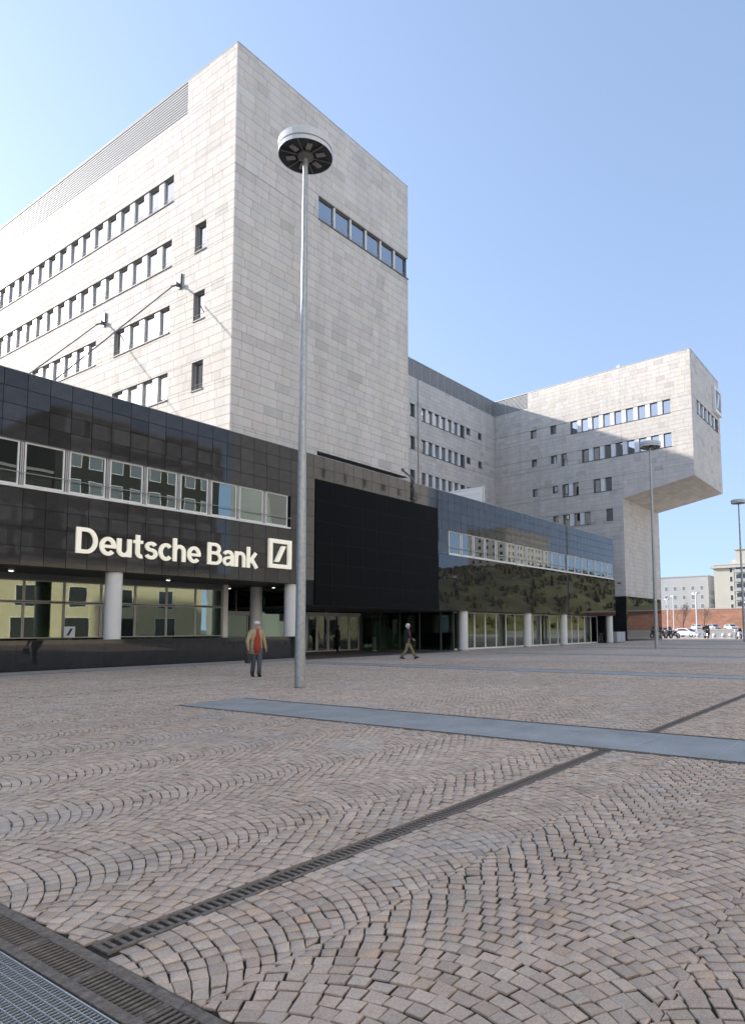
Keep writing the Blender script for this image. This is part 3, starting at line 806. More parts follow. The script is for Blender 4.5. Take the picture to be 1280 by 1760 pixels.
# desks, chairs and cabinets seen through the left windows
for i, (x, y, wv, hv, m) in enumerate([(12.2, 1.6, .7, .9, 'beige_cabinet'), (13.4, 1.2, 1.1, .55, 'green_chair'), (10.6, 1.4, .8, .6, 'beige_cabinet'), (15.3, 1.3, .9, .5, 'green_chair')]):
    PF.build(MB().box(x, x+wv, y, y+.6, WB[0]+.01, WB[0]+hv), 'office_furniture', mat(m, (0.45, 0.42, 0.26) if 'c' in m[6:] and 'green' not in m else (0.42, 0.45, 0.14), .7))
# screen
PF.build(MB().box(SCR[0], SCR[1], -.05, .02, SCR[2], SCR[3]), 'black_screen', M_screen)
mb = MB()
for i in range(1, 9): mb.box(SCR[0]+i*1.198-.006, SCR[0]+i*1.198+.006, -.056, -.052, SCR[2], SCR[3])
for i in range(1, 6): mb.box(SCR[0], SCR[1], -.0605, -.0565, SCR[2]+i*1.082-.006, SCR[2]+i*1.082+.006)
PF.build(mb, 'screen_joints', M_gjoint, kind='stuff')
t = thing('gooseneck_pipe', 'dark bent steel pipe over the podium parapet at the tower corner', 'pipe', (32.55, 24.6, 9.2))
MB().tube([(0, 0, 0), (0, 0, 1.25), (-.10, .1, 1.5), (-.45, .5, 1.95)], .06, 8).build('pipe', M_cable, t, smooth=True)
MB().box(-.14, .14, -.05, .09, .2, .26).box(-.14, .14, -.05, .09, .95, 1.01).build('clamp', M_cable, t)
MB().lathe([(.0, 0), (.10, 0), (.10, .16), (0, .16)], 10, (-.45, .5, 1.9)).build('fitting', M_cable, t)
# wall floodlights on the polished band
for i, (x, z, l) in enumerate([(35.85, 4.78, 'black floodlight on the polished wall beside the black screen'), (65.5, 5.9, 'black floodlight at the far right end of the polished wall')]):
    t = thing('floodlight', l, 'light', (x, 24.7, z), group='floodlights on the podium')
    m = M_sill if i < 2 else M_white
    MB().box(-.06, .06, -.03, 0, -.08, .08).build('wall_plate', m, t)
    MB().tube([(0, -.02, 0), (0, -.35, .05), (.12, -.55, .05)], .025, 6).build('arm', m, t)
    MB().box(-.05, .38, -.75, -.5, -.06, .10).build('lamp_housing', m, t)
# left ground floor
M_glassD = glass('dark_green_glass', (0.22, 0.30, 0.25), 0.05, (0.8, 0.95, 0.85))
PF.build(MB().box(-26, 23.68, .02, 3.2, 0.12, 1.13), 'plinth_body', M_gjoint)
pr = [(a, b, c, d, t_) for a, b, c, d, t_ in grid(4, 23.68, [.14, 1.125], 1.525, 22.66, [], 60, .04)]
clad(pod, [(Face(pod, 0, 24.68, 0), pr)], M_granite, part='plinth_panel', rest='plinth_panels', nparts=60, joint=.005)
PF.build(MB().box(-26, 23.69, -.02, 3.2, 1.127, 1.16), 'plinth_cap', M_granite)
PF.build(MB().box(-26, 23.75, -.06, .3, 0, .115), 'plinth_foot', mat('plinth_foot_stone', (.22, .22, .23), .6))
PF.build(MB().box(23.685, 23.71, -.02, 8, 0.12, 1.125), 'plinth_end', M_granite)
PF.build(MB().box(-26, 24.3, .06, 9.5, 3.72, 3.9), 'soffit', M_soffit)
GG = Face(pod, 0, 27.9, 0)
gx = [21.2-i*1.53 for i in range(14)]
for i in range(13):
    a, b = gx[i+1], gx[i]
    for (z0, z1) in ((1.20, 2.60), (2.64, 3.46)):
        o = GG.put('shopfront_window', cached(('sw', round(b-a, 2), round(z1-z0, 2)), lambda: frame_mesh(b-a-.02, z1-z0, .035, .08).mesh('shopfront_window', M_alu)), a+.01, 0, z0)
        put('pane', cached(('swp', round(b-a, 2), round(z1-z0, 2)), lambda: MB().box(.035, b-a-.055, .03, .036, .035, z1-z0-.035).mesh('pane', M_glassG)), o)
GG.build(MB().box(-5, 21.2, .0, .12, 3.47, 3.72), 'head_trim', M_frame)
GG.build(MB().box(21.22, 21.48, -.08, .3, 1.16, 3.72), 'corner_post', M_column)
GG.build(MB().box(-5, 21.3, .1, 9, 1.0, 1.1), 'lobby_floor', mat('lobby_floor', (.10, .10, .09), .25))
room(GG, -5, 21.3, 1.12, 3.7, .15, 7.5, M_lobby)
for i, (x, y, w1, h1_, c) in enumerate([(10.6, 1.6, 1.2, .75, (.05, .05, .05)), (13.2, 1.4, 1.4, .45, (.45, .42, .30)), (16.6, 1.8, 1.3, .8, (.03, .03, .03)), (18.8, 2.0, 1.0, .9, (.30, .24, .16)), (12.1, 3.6, .5, 2.0, (.32, .30, .2)), (15.4, 3.2, .8, 2.2, (.05, .06, .05)), (19.9, 2.6, .4, 2.1, (.05, .05, .045))]):
    GG.build(MB().box(x, x+w1, y, y+.6, 1.13, 1.13+h1_), 'lobby_furniture', mat('lobby_furniture_%d' % i, c, .6))
p_ = thing('window_placard', 'small white placard with a blue slash inside the lobby window by the column', 'placard', (13.55, 27.83, 1.22))
MB().box(0, .44, 0, .02, 0, .44).build('board', M_pier, p_)
MB().poly([(.10, .08), (.20, .08), (.35, .36), (.25, .36)], -.008, -.002).build('slash', M_blue, p_)
# entrance corner with revolving door
GH = Face(pod, 0, 30.6, 0)
GH.build(MB().box(21.3, 26.2, .02, .06, 1.14, 3.7), 'entrance_glass', M_glassD)
GH.build(MB().box(21.3, 26.2, .5, .6, .0, 3.9), 'entrance_back', M_room)
GH.build(MB().box(23.4, 25.2, -.15, .0, 2.30, 2.52), 'door_head', M_alu)
dr = GH.build(MB().box(23.4, 23.48, -.08, 0, 1.16, 2.3).box(25.12, 25.2, -.08, 0, 1.16, 2.3).box(23.6, 23.66, -.05, 0, 1.16, 2.28).box(24.92, 24.98, -.05, 0, 1.16, 2.28), 'door', M_alu)
GH.build(MB().box(23.68, 24.9, -.03, -.01, 1.2, 2.26), 'door_glass', M_glassD)
GH.build(MB().box(24.1, 24.14, -.1, 0, 2.52, 3.7), 'mullion', M_alu)
# right-hand recess: doors, curved glass wall, low canopy
RC = Face(pod, 0, 32.4, 0)
RC.build(MB().box(24, 37.2, .3, .5, 0, 4.2), 'recess_back', M_room)
for i in range(6):
    x = 30.15+i*1.04
    o = RC.put('door', cached(('dr',), lambda: frame_mesh(1.0, 2.42, .075, .09).mesh('door', M_white)), x, 0, .03)
    put('pane', cached(('drp',), lambda: MB().box(.075, .925, .04, .046, .075, 2.345).mesh('pane', M_glassT)), o)
    put('handle', cached(('drh',), lambda: MB().tube([(.12, -.06, .85), (.12, -.06, 1.35)], .015, 6).mesh('handle', M_alu)), o)
RC.build(MB().box(30.1, 36.45, -.02, .12, 2.47, 2.62), 'door_head', M_white)
RC.build(MB().box(24, 37.2, .02, .06, 2.63, 3.8), 'transom_glass', M_glassD)
RC.build(MB().box(24, 30.1, .02, .06, .02, 2.62), 'side_glass', M_glassD)
RC.build(MB().box(32.95, 33.02, -.08, 0, 2.62, 3.8), 'mullion', M_alu)
GW = [(36.6, 32.38), (36.9, 30.9), (37.2, 29.4), (37.5, 27.9), (37.9, 26.4), (38.15, 25.5)]
for (x0, y0), (x1, y1) in zip(GW[:-1], GW[1:]):
    a = math.atan2(y1-y0, x1-x0); l = math.hypot(x1-x0, y1-y0)
    F_ = Face(pod, x0, y0, a)
    o = F_.put('glass_bay', frame_mesh(l, 2.66, .05, .08).mesh('glass_bay', M_frame), 0, 0, .02)
    put('pane', MB().box(.05, l-.05, .03, .036, .05, 2.6).mesh('pane', M_glassD), o)
    F_.build(MB().box(0, l, 1.6, 1.7, 0, 2.7), 'curtain', mat('grey_green_curtain', (.10, .12, .10), .9, noise=.5, nscale=3, stretch=(6, 6, .05)))
PF.build(MB().box(24.3, 66.08, .02, 9.0, 2.69, 2.72), 'low_soffit', M_soffit)
cn = thing('entrance_canopy', 'thin dark canopy slab under the podium beside the black screen', 'canopy', (26, 26, 3.55))
MB().add([(-2.2, 0, 0), (3.2, 0.2, 0), (6.1, 2, .02), (-2.2, 2, 0), (-2.2, 0, .06), (3.2, 0.2, .06), (6.1, 2, .06), (-2.2, 2, .06)], [(0,3,2,1),(4,5,6,7),(0,1,5,4),(1,2,6,5),(2,3,7,6),(3,0,4,7)]).build('slab', M_frame, cn)
sheet('recess_floor', 23.7, 38.5, 24.75, 32.9, .004, mat('dark_stone_paving', (.16, .145, .135), .5, noise=.2, nscale=2), kind='structure')
# right-hand glazing between the columns
RG = Face(pod, 0, 26.2, 0)
mx = [38.9, 40.5, 41.9, 43.4, 45.0, 46.5, 47.95, 49.5, 51.0, 52.5, 54.2, 55.8, 57.3, 58.8, 60.3, 61.8, 63.3, 65.0]
for a, b in zip(mx[:-1], mx[1:]):
    o = RG.put('shopfront_window', cached(('rw', round(b-a, 2)), lambda: frame_mesh(b-a, 2.60, .07, .1).mesh('shopfront_window', M_white)), a, 0, .06)
    put('pane', cached(('rwp', round(b-a, 2)), lambda: MB().box(.07, b-a-.07, .03, .036, .07, 2.53).mesh('pane', M_glassG)), o)
RG.build(MB().box(38.9, 65.0, -.04, .14, .0, .06), 'window_sill', M_white)
room(RG, 38.9, 65.0, .02, 2.68, .2, 5, mat('showroom_interior', (.22, .22, .19), .9))
ca = thing('equipment_cabinet', 'pale grey cabinet beside the last column at the end of the podium', 'cabinet', (66.9, 24.9, 0))
MB().box(0, 2.3, 0, 1.2, 0.08, 1.1).build('body', mat('cabinet_grey', (.42, .44, .45), .5), ca)
MB().box(0.05, 2.25, .05, 1.15, 0, .08).build('base', M_sill, ca)
MB().box(1.14, 1.16, -.004, 0, .12, 1.06).build('door_gap', M_sill, ca)
# columns
cl = ['round cream column on the plinth left of the lobby windows', 'round cream column on the plinth end beside the tall lamp', 'round column set back behind the blurred entrance door', 'cream column at the corner of the right-hand glazing', 'second column along the right-hand glazing', 'third column along the right-hand glazing', 'last column at the far end of the podium']
for i, (x, y, z0, z1) in enumerate([(14.03, 25.1, 1.16, 3.72), (23.1, 25.1, 1.16, 3.72), (23.55, 28.2, 1.16, 3.72), (38.7, 25.1, 0, 2.69), (47.95, 25.1, 0, 2.69), (54.65, 25.1, 0, 2.69), (65.4, 25.1, 0, 2.69)]):
    t = thing('column', cl[i].replace('blurred ', ''), 'column', (x, y, z0), group='round columns under the podium')
    MB().lathe([(.31, .1 if z0 == 0 else 0), (.31, z1-z0)], 28).build('shaft', M_column, t, smooth=True)
    if z0 == 0: MB().lathe([(.34, 0), (.34, .1), (.31, .1)], 28).build('base', M_alu, t)
# soffit spots
for i, (x, y, z) in enumerate([(10.9, 26.4, 3.72), (17.2, 26.4, 3.72), (22.6, 29.2, 3.72), (25.6, 29.2, 3.9), (27.6, 30, 3.45)]):
    t = thing('spotlight', ['small white spotlight under the left soffit', 'small white spotlight under the soffit below the lettering', 'small spotlight above the entrance door', 'small spotlight right of the entrance door', 'small spotlight under the dark canopy'][i], 'light', (x, y, z), group='soffit spotlights')
    MB().box(-.09, .09, -.04, .04, -.07, 0).build('housing', M_white, t)
    MB().box(-.07, .07, -.03, .03, -.078, -.072).build('lens', mat('lit_spot_lens', (.9, .9, .85), .4, emit=(1, .95, .85, 2.5)), t)

# ------------------------------------------------------------------ lettering
def arc(cx, cy, rx, ry, a0, a1, n=14):
    return [(cx+rx*math.cos(R(a0+(a1-a0)*i/n)), cy+ry*math.sin(R(a0+(a1-a0)*i/n))) for i in range(n+1)]
H_ = .155
GLYPH = {      # advance, strokes as (width, centre line), cap height = 1
 'D': (.82, [(.17, [(.085, 0), (.085, 1)]), (.15, [(.17, .925), (.36, .925)]+arc(.36, .5, .315, .425, 90, -90)+[(.17, .075)])]),
 'e': (.64, [(.15, arc(.31, .365, .225, .30, 0, 318, 26)), (.12, [(.11, .36), (.60, .36)])]),
 'u': (.63, [(.16, [(.085, .73), (.085, .26)]+arc(.27, .26, .185, .19, 180, 350)), (.16, [(.475, .73), (.475, 0)])]),
 't': (.44, [(.16, [(.17, .95), (.17, .24)]+arc(.315, .24, .145, .17, 180, 285)), (.125, [(.0, .665), (.37, .665)])]),
 's': (.58, [(.145, arc(.27, .525, .17, .138, 22, 270, 16)+arc(.27, .225, .19, .162, 90, -158, 16)[1:])]),
 'c': (.61, [(.155, arc(.31, .365, .225, .30, 42, 318, 24))]),
 'h': (.63, [(.16, [(.08, 0), (.08, 1)]), (.15, [(.08, .40)]+arc(.28, .44, .195, .22, 165, 0)+[(.475, 0)])]),
 'B': (.74, [(.17, [(.085, 0), (.085, 1)]), (.14, [(.17, .93), (.36, .93)]+arc(.36, .735, .20, .195, 90, -90)+[(.17, .54)]), (.14, [(.36, .54)]+arc(.38, .303, .24, .235, 90, -90)+[(.17, .068)])]),
 'a': (.61, [(.15, arc(.275, .47, .20, .195, 158, 0)+[(.475, 0)]), (.13, [(.42, .405), (.27, .385)]+arc(.225, .22, .15, .155, 110, 290)+[(.36, .11), (.42, .19)])]),
 'n': (.63, [(.16, [(.08, 0), (.08, .73)]), (.15, [(.08, .40)]+arc(.28, .44, .195, .22, 165, 0)+[(.475, 0)])]),
 'k': (.60, [(.16, [(.08, 0), (.08, 1)]), (.15, [(.15, .27), (.48, .735)]), (.16, [(.26, .42), (.53, 0)])]),
 ' ': (.30, [])}
def ribbon_solid(mb, pts, w_, y0, y1, sx, sz, kx=0):
    P = [Vector(p) for p in pts]; n = len(P); L_, R_ = [], []
    for i, p in enumerate(P):
        a = (P[i]-P[max(i-1, 0)]); b = (P[min(i+1, n-1)]-P[i])
        if a.length < 1e-6: a = b
        if b.length < 1e-6: b = a
        t_ = (a.normalized()+b.normalized()).normalized(); q = Vector((-t_.y, t_.x))
        k = 1/max(.5, q.dot(Vector((-a.normalized().y, a.normalized().x))))
        L_.append(p+q*w_/2*k); R_.append(p-q*w_/2*k)
    vs = [(v.x*sx, y, v.y*sz) for y in (y0, y1) for r_ in (L_, R_) for v in r_]
    f = []
    for i in range(n-1):
        f += [(i, i+1, n+i+1, n+i), (2*n+i, 3*n+i, 3*n+i+1, 2*n+i+1), (i, 2*n+i, 2*n+i+1, i+1), (n+i, n+i+1, 3*n+i+1, 3*n+i)]
    f += [(0, n, 3*n, 2*n), (n-1, 3*n-1, 4*n-1, 2*n-1)]
    mb.add(vs, f)
def letters():
    t = thing('company_lettering', 'cream raised letters reading Deutsche Bank on the black granite fascia', 'sign', (12.30, 24.7, 4.31))
    txt = 'Deutsche Bank'; tot = sum(GLYPH[c][0] for c in txt)-.07
    sx, sz = 8.28/tot, .95; x = 0
    for ch in txt:
        adv, strokes = GLYPH[ch]
        if strokes:
            mb = MB()
            for i, (w_, pts) in enumerate(strokes): ribbon_solid(mb, pts, w_, -.075-.002*i, -.004+.001*i, sx, sz)
            mb.build('letter', M_letter, t, (x*sx, 0, 0))
        x += adv
letters()
logo('square_logo', 'cream square logo with slash on black granite right of the lettering', PF, 21.25, 4.40, 1.38)

# ------------------------------------------------------------------ skylight on the podium roof
t = thing('roof_skylight', 'white sloping louvred skylight on the podium roof', 'skylight', (48.2, 34, 10.3))
MB().add([(0, 0, 0), (7.9, 0, 0), (7.9, 0, 4.95), (0, 0, 2.9), (0, .25, 0), (7.9, .25, 0), (7.9, .25, 4.7), (0, .25, 2.6)], [(0,1,2,3),(7,6,5,4),(0,4,5,1),(1,5,6,2),(2,6,7,3),(3,7,4,0)]).build('front_panel', M_pier, t)
for i in range(6):
    z = .6*i
    MB().add([(.0, -.05, 2.95-.3*i), (7.9, -.05, 4.95-z), (7.9, -.05, 5.07-z), (.0, -.05, 3.07-.3*i), (.0, -.003, 2.95-.3*i), (7.9, -.003, 4.95-z), (7.9, -.003, 5.07-z), (.0, -.003, 3.07-.3*i)], [(0,1,2,3),(7,6,5,4),(0,4,5,1),(1,5,6,2),(2,6,7,3),(3,7,4,0)]).build('slat', M_white, t)
MB().box(7.9, 8.1, -.1, 3, 0, 5.1).build('side_frame', M_white, t)

# ------------------------------------------------------------------ street lamps
def street_lamp(x, y, label, h=15.05):
    t = thing('street_lamp', label, 'street lamp', (x, y, 0), group='tall disc lamps on the plaza')
    p = MB().lathe([(.14, 0), (.138, .5), (.108, 6.7)], 20).build('pole', M_galv, t, smooth=True)
    MB().lathe([(.113, 6.69), (.113, 6.74)], 20).build('joint_ring', M_alu, p)
    MB().lathe([(.104, 6.74), (.07, h-.55)], 20).build('upper_pole', M_galv, t, smooth=True)
    z = h-.5
    MB().lathe([(.74, z), (.745, z+.11), (.70, z+.115), (.70, z+.14)], 40).build('lower_rim', M_lamphead, t, smooth=False)
    MB().lathe([(.70, z+.14), (.755, z+.145), (.755, z+.34), (.73, z+.37), (.3, z+.39), (0.001, z+.39)], 40).build('drum', M_lamphead, t, smooth=False)
    u = MB().lathe([(.735, z+.012), (.45, z+.05), (.001, z+.07)], 40).build('underside', M_lampdark, t)
    MB().lathe([(.075, z-.08), (.22, z-.02), (.22, z+.04)], 24).build('hub', M_lampmid, u, smooth=False)
    for k in range(6):
        a = k*PI/3+.5
        b = MB().box(.22, .72, -.018, .018, z-.0, z+.02)
        b.build('spoke', M_lampmid, u, rot=a)
        MB().box(.30, .55, -.07, .07, z+.0, z+.028).build('lamp_cell', M_alu, u, rot=a+PI/6)
    return t
ll = ['tall grey lamp with a disc head standing in front of the tower', 'tall disc lamp in front of the cantilevered wing', 'tall disc lamp at the right edge of the photo']
for (x, y), l in zip(LAMPS, ll): street_lamp(x, y, l)

# ------------------------------------------------------------------ people
def skin_mesh(name, verts, edges, radii, m, roots=(0,), sub=1):
    me = bpy.data.meshes.new('sk'); me.from_pydata(verts, edges, [])
    o = bpy.data.objects.new('sk', me); COL.objects.link(o)
    sk = o.modifiers.new('s', 'SKIN'); sk.use_smooth_shade = True
    for i, r in enumerate(radii): me.skin_vertices[0].data[i].radius = (r, r) if not isinstance(r, tuple) else r
    for i in range(len(verts)): me.skin_vertices[0].data[i].use_root = i in roots
    s2 = o.modifiers.new('u', 'SUBSURF'); s2.levels = sub; s2.render_levels = sub
    dg = bpy.context.evaluated_depsgraph_get(); dg.update()
    out = bpy.data.meshes.new_from_object(o.evaluated_get(dg))
    bpy.data.objects.remove(o); out.name = name
    out.materials.clear(); out.materials.append(m)
    out.polygons.foreach_set('use_smooth', [True]*len(out.polygons))
    return out
M_skin = mat('skin', (.52, .33, .25), .55)
M_shoe = mat('black_leather', (.02, .018, .016), .4)
def loft(mb, rings, n=16):
    vs = []; 
    for (cx, cy, z, rx, ry) in rings:
        vs += [(cx+rx*math.cos(2*PI*j/n), cy+ry*math.sin(2*PI*j/n), z) for j in range(n)]
    fs = [(i*n+j, i*n+(j+1) % n, (i+1)*n+(j+1) % n, (i+1)*n+j) for i in range(len(rings)-1) for j in range(n)]
    fs += [tuple(range(n-1, -1, -1)), tuple(range((len(rings)-1)*n, len(rings)*n))]
    mb.add(vs, fs); return mb
def person(label, x, y, face, pose, top_m, inner_m, trouser_m, hair_m, coat_end=.80, hgt=1.76, bag=False, skirt=.19):
    """local x is forward, y is left; pose holds knees, ankles, elbows and wrists for left (+) and right (-)"""
    t = thing('person', label, 'person', (x, y, 0), face)
    P = pose
    v = [(0, 0, .95), (.0, 0, 1.15), (.01, 0, 1.34), (.02, 0, 1.48), (.04, 0, 1.57), (.05, 0, 1.66), (.04, 0, 1.72)]
    r = [.125, .125, .135, .058, .072, .092, .06]; e = [(0,1),(1,2),(2,3),(3,4),(4,5),(5,6)]
    roots = [0]
    for s, k in ((1, 'L'), (-1, 'R')):
        i = len(v); v += [(0, s*.19, 1.40), P['el'+k], P['wr'+k]]; r += [.06, .042, .028]; e += [(2, i), (i, i+1), (i+1, i+2)]
        w_ = Vector(P['wr'+k]); d = (w_-Vector(P['el'+k])).normalized(); sd_ = Vector((1, 0, 0)); sd_ = (sd_-d*sd_.dot(d)).normalized()
        palm = w_+d*.07; j = len(v); v.append(tuple(palm)); r.append((.034)); e.append((i+2, j))
        for q in range(5):                                   # four fingers and a thumb, rooted in the palm
            if q < 4:
                a = palm+sd_*(.024-.016*q); L1 = (.045, .05, .046, .036)[q]
                b = a+d*L1; c = b+(d+Vector((0, -s*.55, 0))).normalized()*L1*.8
            else:
                a = w_+d*.03+sd_*.024; b = a+(sd_+d*.7).normalized()*.035; c = b+(d+sd_*.3).normalized()*.03
            n0 = len(v); v += [tuple(a), tuple(b), tuple(c)]; r += [.010, .009, .007]; e += [(n0, n0+1), (n0+1, n0+2)]; roots.append(n0)
        i = len(v); v += [(0, s*.09, .90), P['kn'+k], P['an'+k]]; r += [.085, .058, .042]; e += [(0, i), (i, i+1), (i+1, i+2)]
    body = skin_mesh('body', v, e, r, M_skin, roots)
    bm = bmesh.new(); bm.from_mesh(body)
    fm = MB().ball((.135, 0, 1.645), (.022, .014, .022), 6).ball((.128, .033, 1.668), (.010, .014, .008), 6).ball((.128, -.033, 1.668), (.010, .014, .008), 6).ball((.128, 0, 1.605), (.010, .026, .008), 6).ball((.035, .09, 1.645), (.02, .012, .032), 6).ball((.035, -.09, 1.645), (.02, .012, .032), 6)
    tmp = fm.mesh('f', M_skin); bm.from_mesh(tmp); bm.to_mesh(body); bm.free()
    put('body', body, t)
    MB().ball((.02, 0, 1.685), (.108, .10, .085), 10).ball((-.02, 0, 1.635), (.085, .092, .09), 8).build('hair', hair_m, t, smooth=True)
    mb = MB(); off = -.035
    loft(mb, [(off, 0, coat_end, .155, skirt), (off, 0, .98, .15, skirt-.005), (off, 0, 1.15, .145, .185), (off+.01, 0, 1.32, .15, .215), (off+.02, 0, 1.43, .12, .20), (off+.03, 0, 1.50, .075, .09)])
    for s, k in ((1, 'L'), (-1, 'R')):
        mb.tube([(-.01, s*.175, 1.41), tuple(Vector(P['el'+k])), tuple(Vector(P['el'+k]).lerp(Vector(P['wr'+k]), .97))], [.078, .062, .048], 10)
        mb.ball((-.01, s*.178, 1.405), .078, 8)
        mb.ball(P['el'+k], .061, 8)
    mb.build('jacket', top_m, t, smooth=True)
    mb = MB(); loft(mb, [(.025, 0, coat_end+.02, .12, .13), (.035, 0, 1.0, .125, .13), (.04, 0, 1.2, .13, .12), (.035, 0, 1.38, .11, .075), (.03, 0, 1.49, .07, .065), (.03, 0, 1.53, .062, .06)])
    mb.build('sweater', inner_m, t, smooth=True)
    mb = MB(); loft(mb, [(0, 0, .84, .12, .16), (0, 0, .95, .135, .17), (0, 0, 1.03, .13, .165)])
    for s, k in ((1, 'L'), (-1, 'R')):
        a = Vector((0, s*.085, .90)); kn = Vector(P['kn'+k]); an = Vector(P['an'+k])
        mb.tube([a, a.lerp(kn, .5), kn, kn.lerp(an, .5), an+Vector((0, 0, .0))], [.10, .09, .074, .070, .066], 10)
    mb.build('trousers', trouser_m, t, smooth=True)
    for s, k in ((1, 'L'), (-1, 'R')):
        an = Vector(P['an'+k]); tp = P.get('toe'+k, 0.0)
        mb = MB(); loft(mb, [(-.01, 0, -.085, .14, .045), (0, 0, -.06, .145, .048), (-.02, 0, -.02, .10, .045), (-.045, 0, .04, .055, .045)])
        mb.map(lambda X, Y, Z: (an.x+.055+X*math.cos(tp)-Z*math.sin(tp), an.y+Y, an.z+X*math.sin(tp)+Z*math.cos(tp)))
        mb.build('shoe', M_shoe, t, smooth=True)
    if bag:
        w_ = Vector(P['wrR']); 
        b = thing('carrier_bag', 'dark bag hanging from the hand of the person in the beige jacket', 'bag', t.matrix_basis @ (w_+Vector((.05, -.03, -.16))), face)
        MB().box(-.13, .13, -.05, .05, -.30, -.02).build('bag_body', mat('dark_bag', (.03, .03, .028), .6), b)
        MB().tube([(-.08, 0, -.03), (-.05, 0, .08), (.05, 0, .08), (.08, 0, -.03)], .009, 6).build('bag_handle', M_sill, b)
    return t
stride = dict(elL=(-.14, .26, 1.14), wrL=(-.02, .27, .93), elR=(.06, -.26, 1.13), wrR=(.24, -.23, 1.0), knL=(.20, .09, .50), anL=(.40, .09, .115), toeL=.28, knR=(-.06, -.09, .48), anR=(-.30, -.09, .115), toeR=-.1)
stand = dict(elL=(-.05, .25, 1.12), wrL=(.06, .25, .90), elR=(-.04, -.25, 1.12), wrR=(.10, -.22, .92), knL=(.03, .09, .49), anL=(.02, .10, .09), knR=(.06, -.09, .49), anR=(-.04, -.09, .09))
walk = dict(elL=(-.10, .29, 1.13), wrL=(.0, .31, .91), elR=(.0, -.29, 1.13), wrR=(.10, -.30, .90), knL=(.10, .08, .49), anL=(.08, .07, .09), knR=(-.02, -.08, .49), anR=(-.14, -.07, .10), toeR=-.25)
M_hairw = mat('white_hair', (.62, .60, .57), .7)
M_hairb = mat('dark_hair', (.035, .028, .022), .7)
rtang = math.atan2(r2.y, r2.x)
person('walking person in dark jacket and maroon sweater with khaki trousers, striding right', 26.72, 20.63, rtang+.1, stride,
       mat('dark_green_jacket', (.018, .026, .022), .8), mat('maroon_sweater', (.20, .03, .06), .85), mat('khaki_trousers', (.22, .17, .105), .85), M_hairw, coat_end=.80)
person('person in an open beige jacket over a red sweater walking towards the camera', 14.42, 17.22, math.atan2(-17.22, -14.42)+.35, walk,
       mat('beige_jacket', (.42, .34, .19), .85, noise=.1, nscale=8), mat('red_sweater', (.36, .06, .035), .85), mat('grey_blue_trousers', (.09, .10, .12), .85), M_hairw, coat_end=.72, bag=True, skirt=.21)
person('person dressed all in black standing by the recessed glass doors', 33.1, 31.4, rtang+.5, stand,
       mat('black_coat', (.012, .012, .013), .8), mat('black_sweater', (.014, .014, .015), .8), mat('black_trousers', (.012, .012, .014), .8), M_hairb, coat_end=.62)
bn = thing('litter_bin', 'slim dark litter bin standing by the recessed glass front', 'bin', (35.9, 30.6, 0))
MB().lathe([(.16, .05), (.17, .95), (.15, .95), (.15, .9), (0.001, .9)], 16).build('body', M_sill, bn)
MB().lathe([(.19, 0), (.19, .05), (.0, .05)], 16).build('base', M_alu, bn)

# ------------------------------------------------------------------ bikes, cars, scooters
M_tyre = mat('black_tyre', (.018, .018, .018), .8)
M_bikeb = mat('black_bike_paint', (.012, .012, .014), .25, coat=.6)
M_chrome = mat('polished_metal', (.6, .6, .6), .2, metal=.9)
M_carglass = mat('dark_car_glass', (.03, .035, .04), .05)
def wheel(root, name, x, z, r_, w_=.10, y=0, rim=M_alu):
    o = MB().map(lambda *a: a).lathe([(r_*.72, -w_/2), (r_, -w_/2), (r_, w_/2), (r_*.72, w_/2), (r_*.72, -w_/2)], 18)
    o.map(lambda X, Y, Z: (X, Z, Y)); wo = o.build(name, M_tyre, root, (x, y, z), smooth=False)
    q = MB()
    for k in range(3): q.add(*[[(math.cos(a)*r_*.74+c*math.sin(a), yy, math.sin(a)*r_*.74-c*math.cos(a)) for a in (k*PI/3, k*PI/3+PI) for c in ((.03, -.03) if a == k*PI/3 else (-.03, .03)) for yy in (-.02, .02)], [(0,2,6,4),(1,5,7,3),(0,4,5,1),(2,3,7,6)]])
    q.lathe([(.001, -.03), (.07, -.03), (.07, .03), (.001, .03)], 10)
    q.build('rim', rim, wo)
    return wo
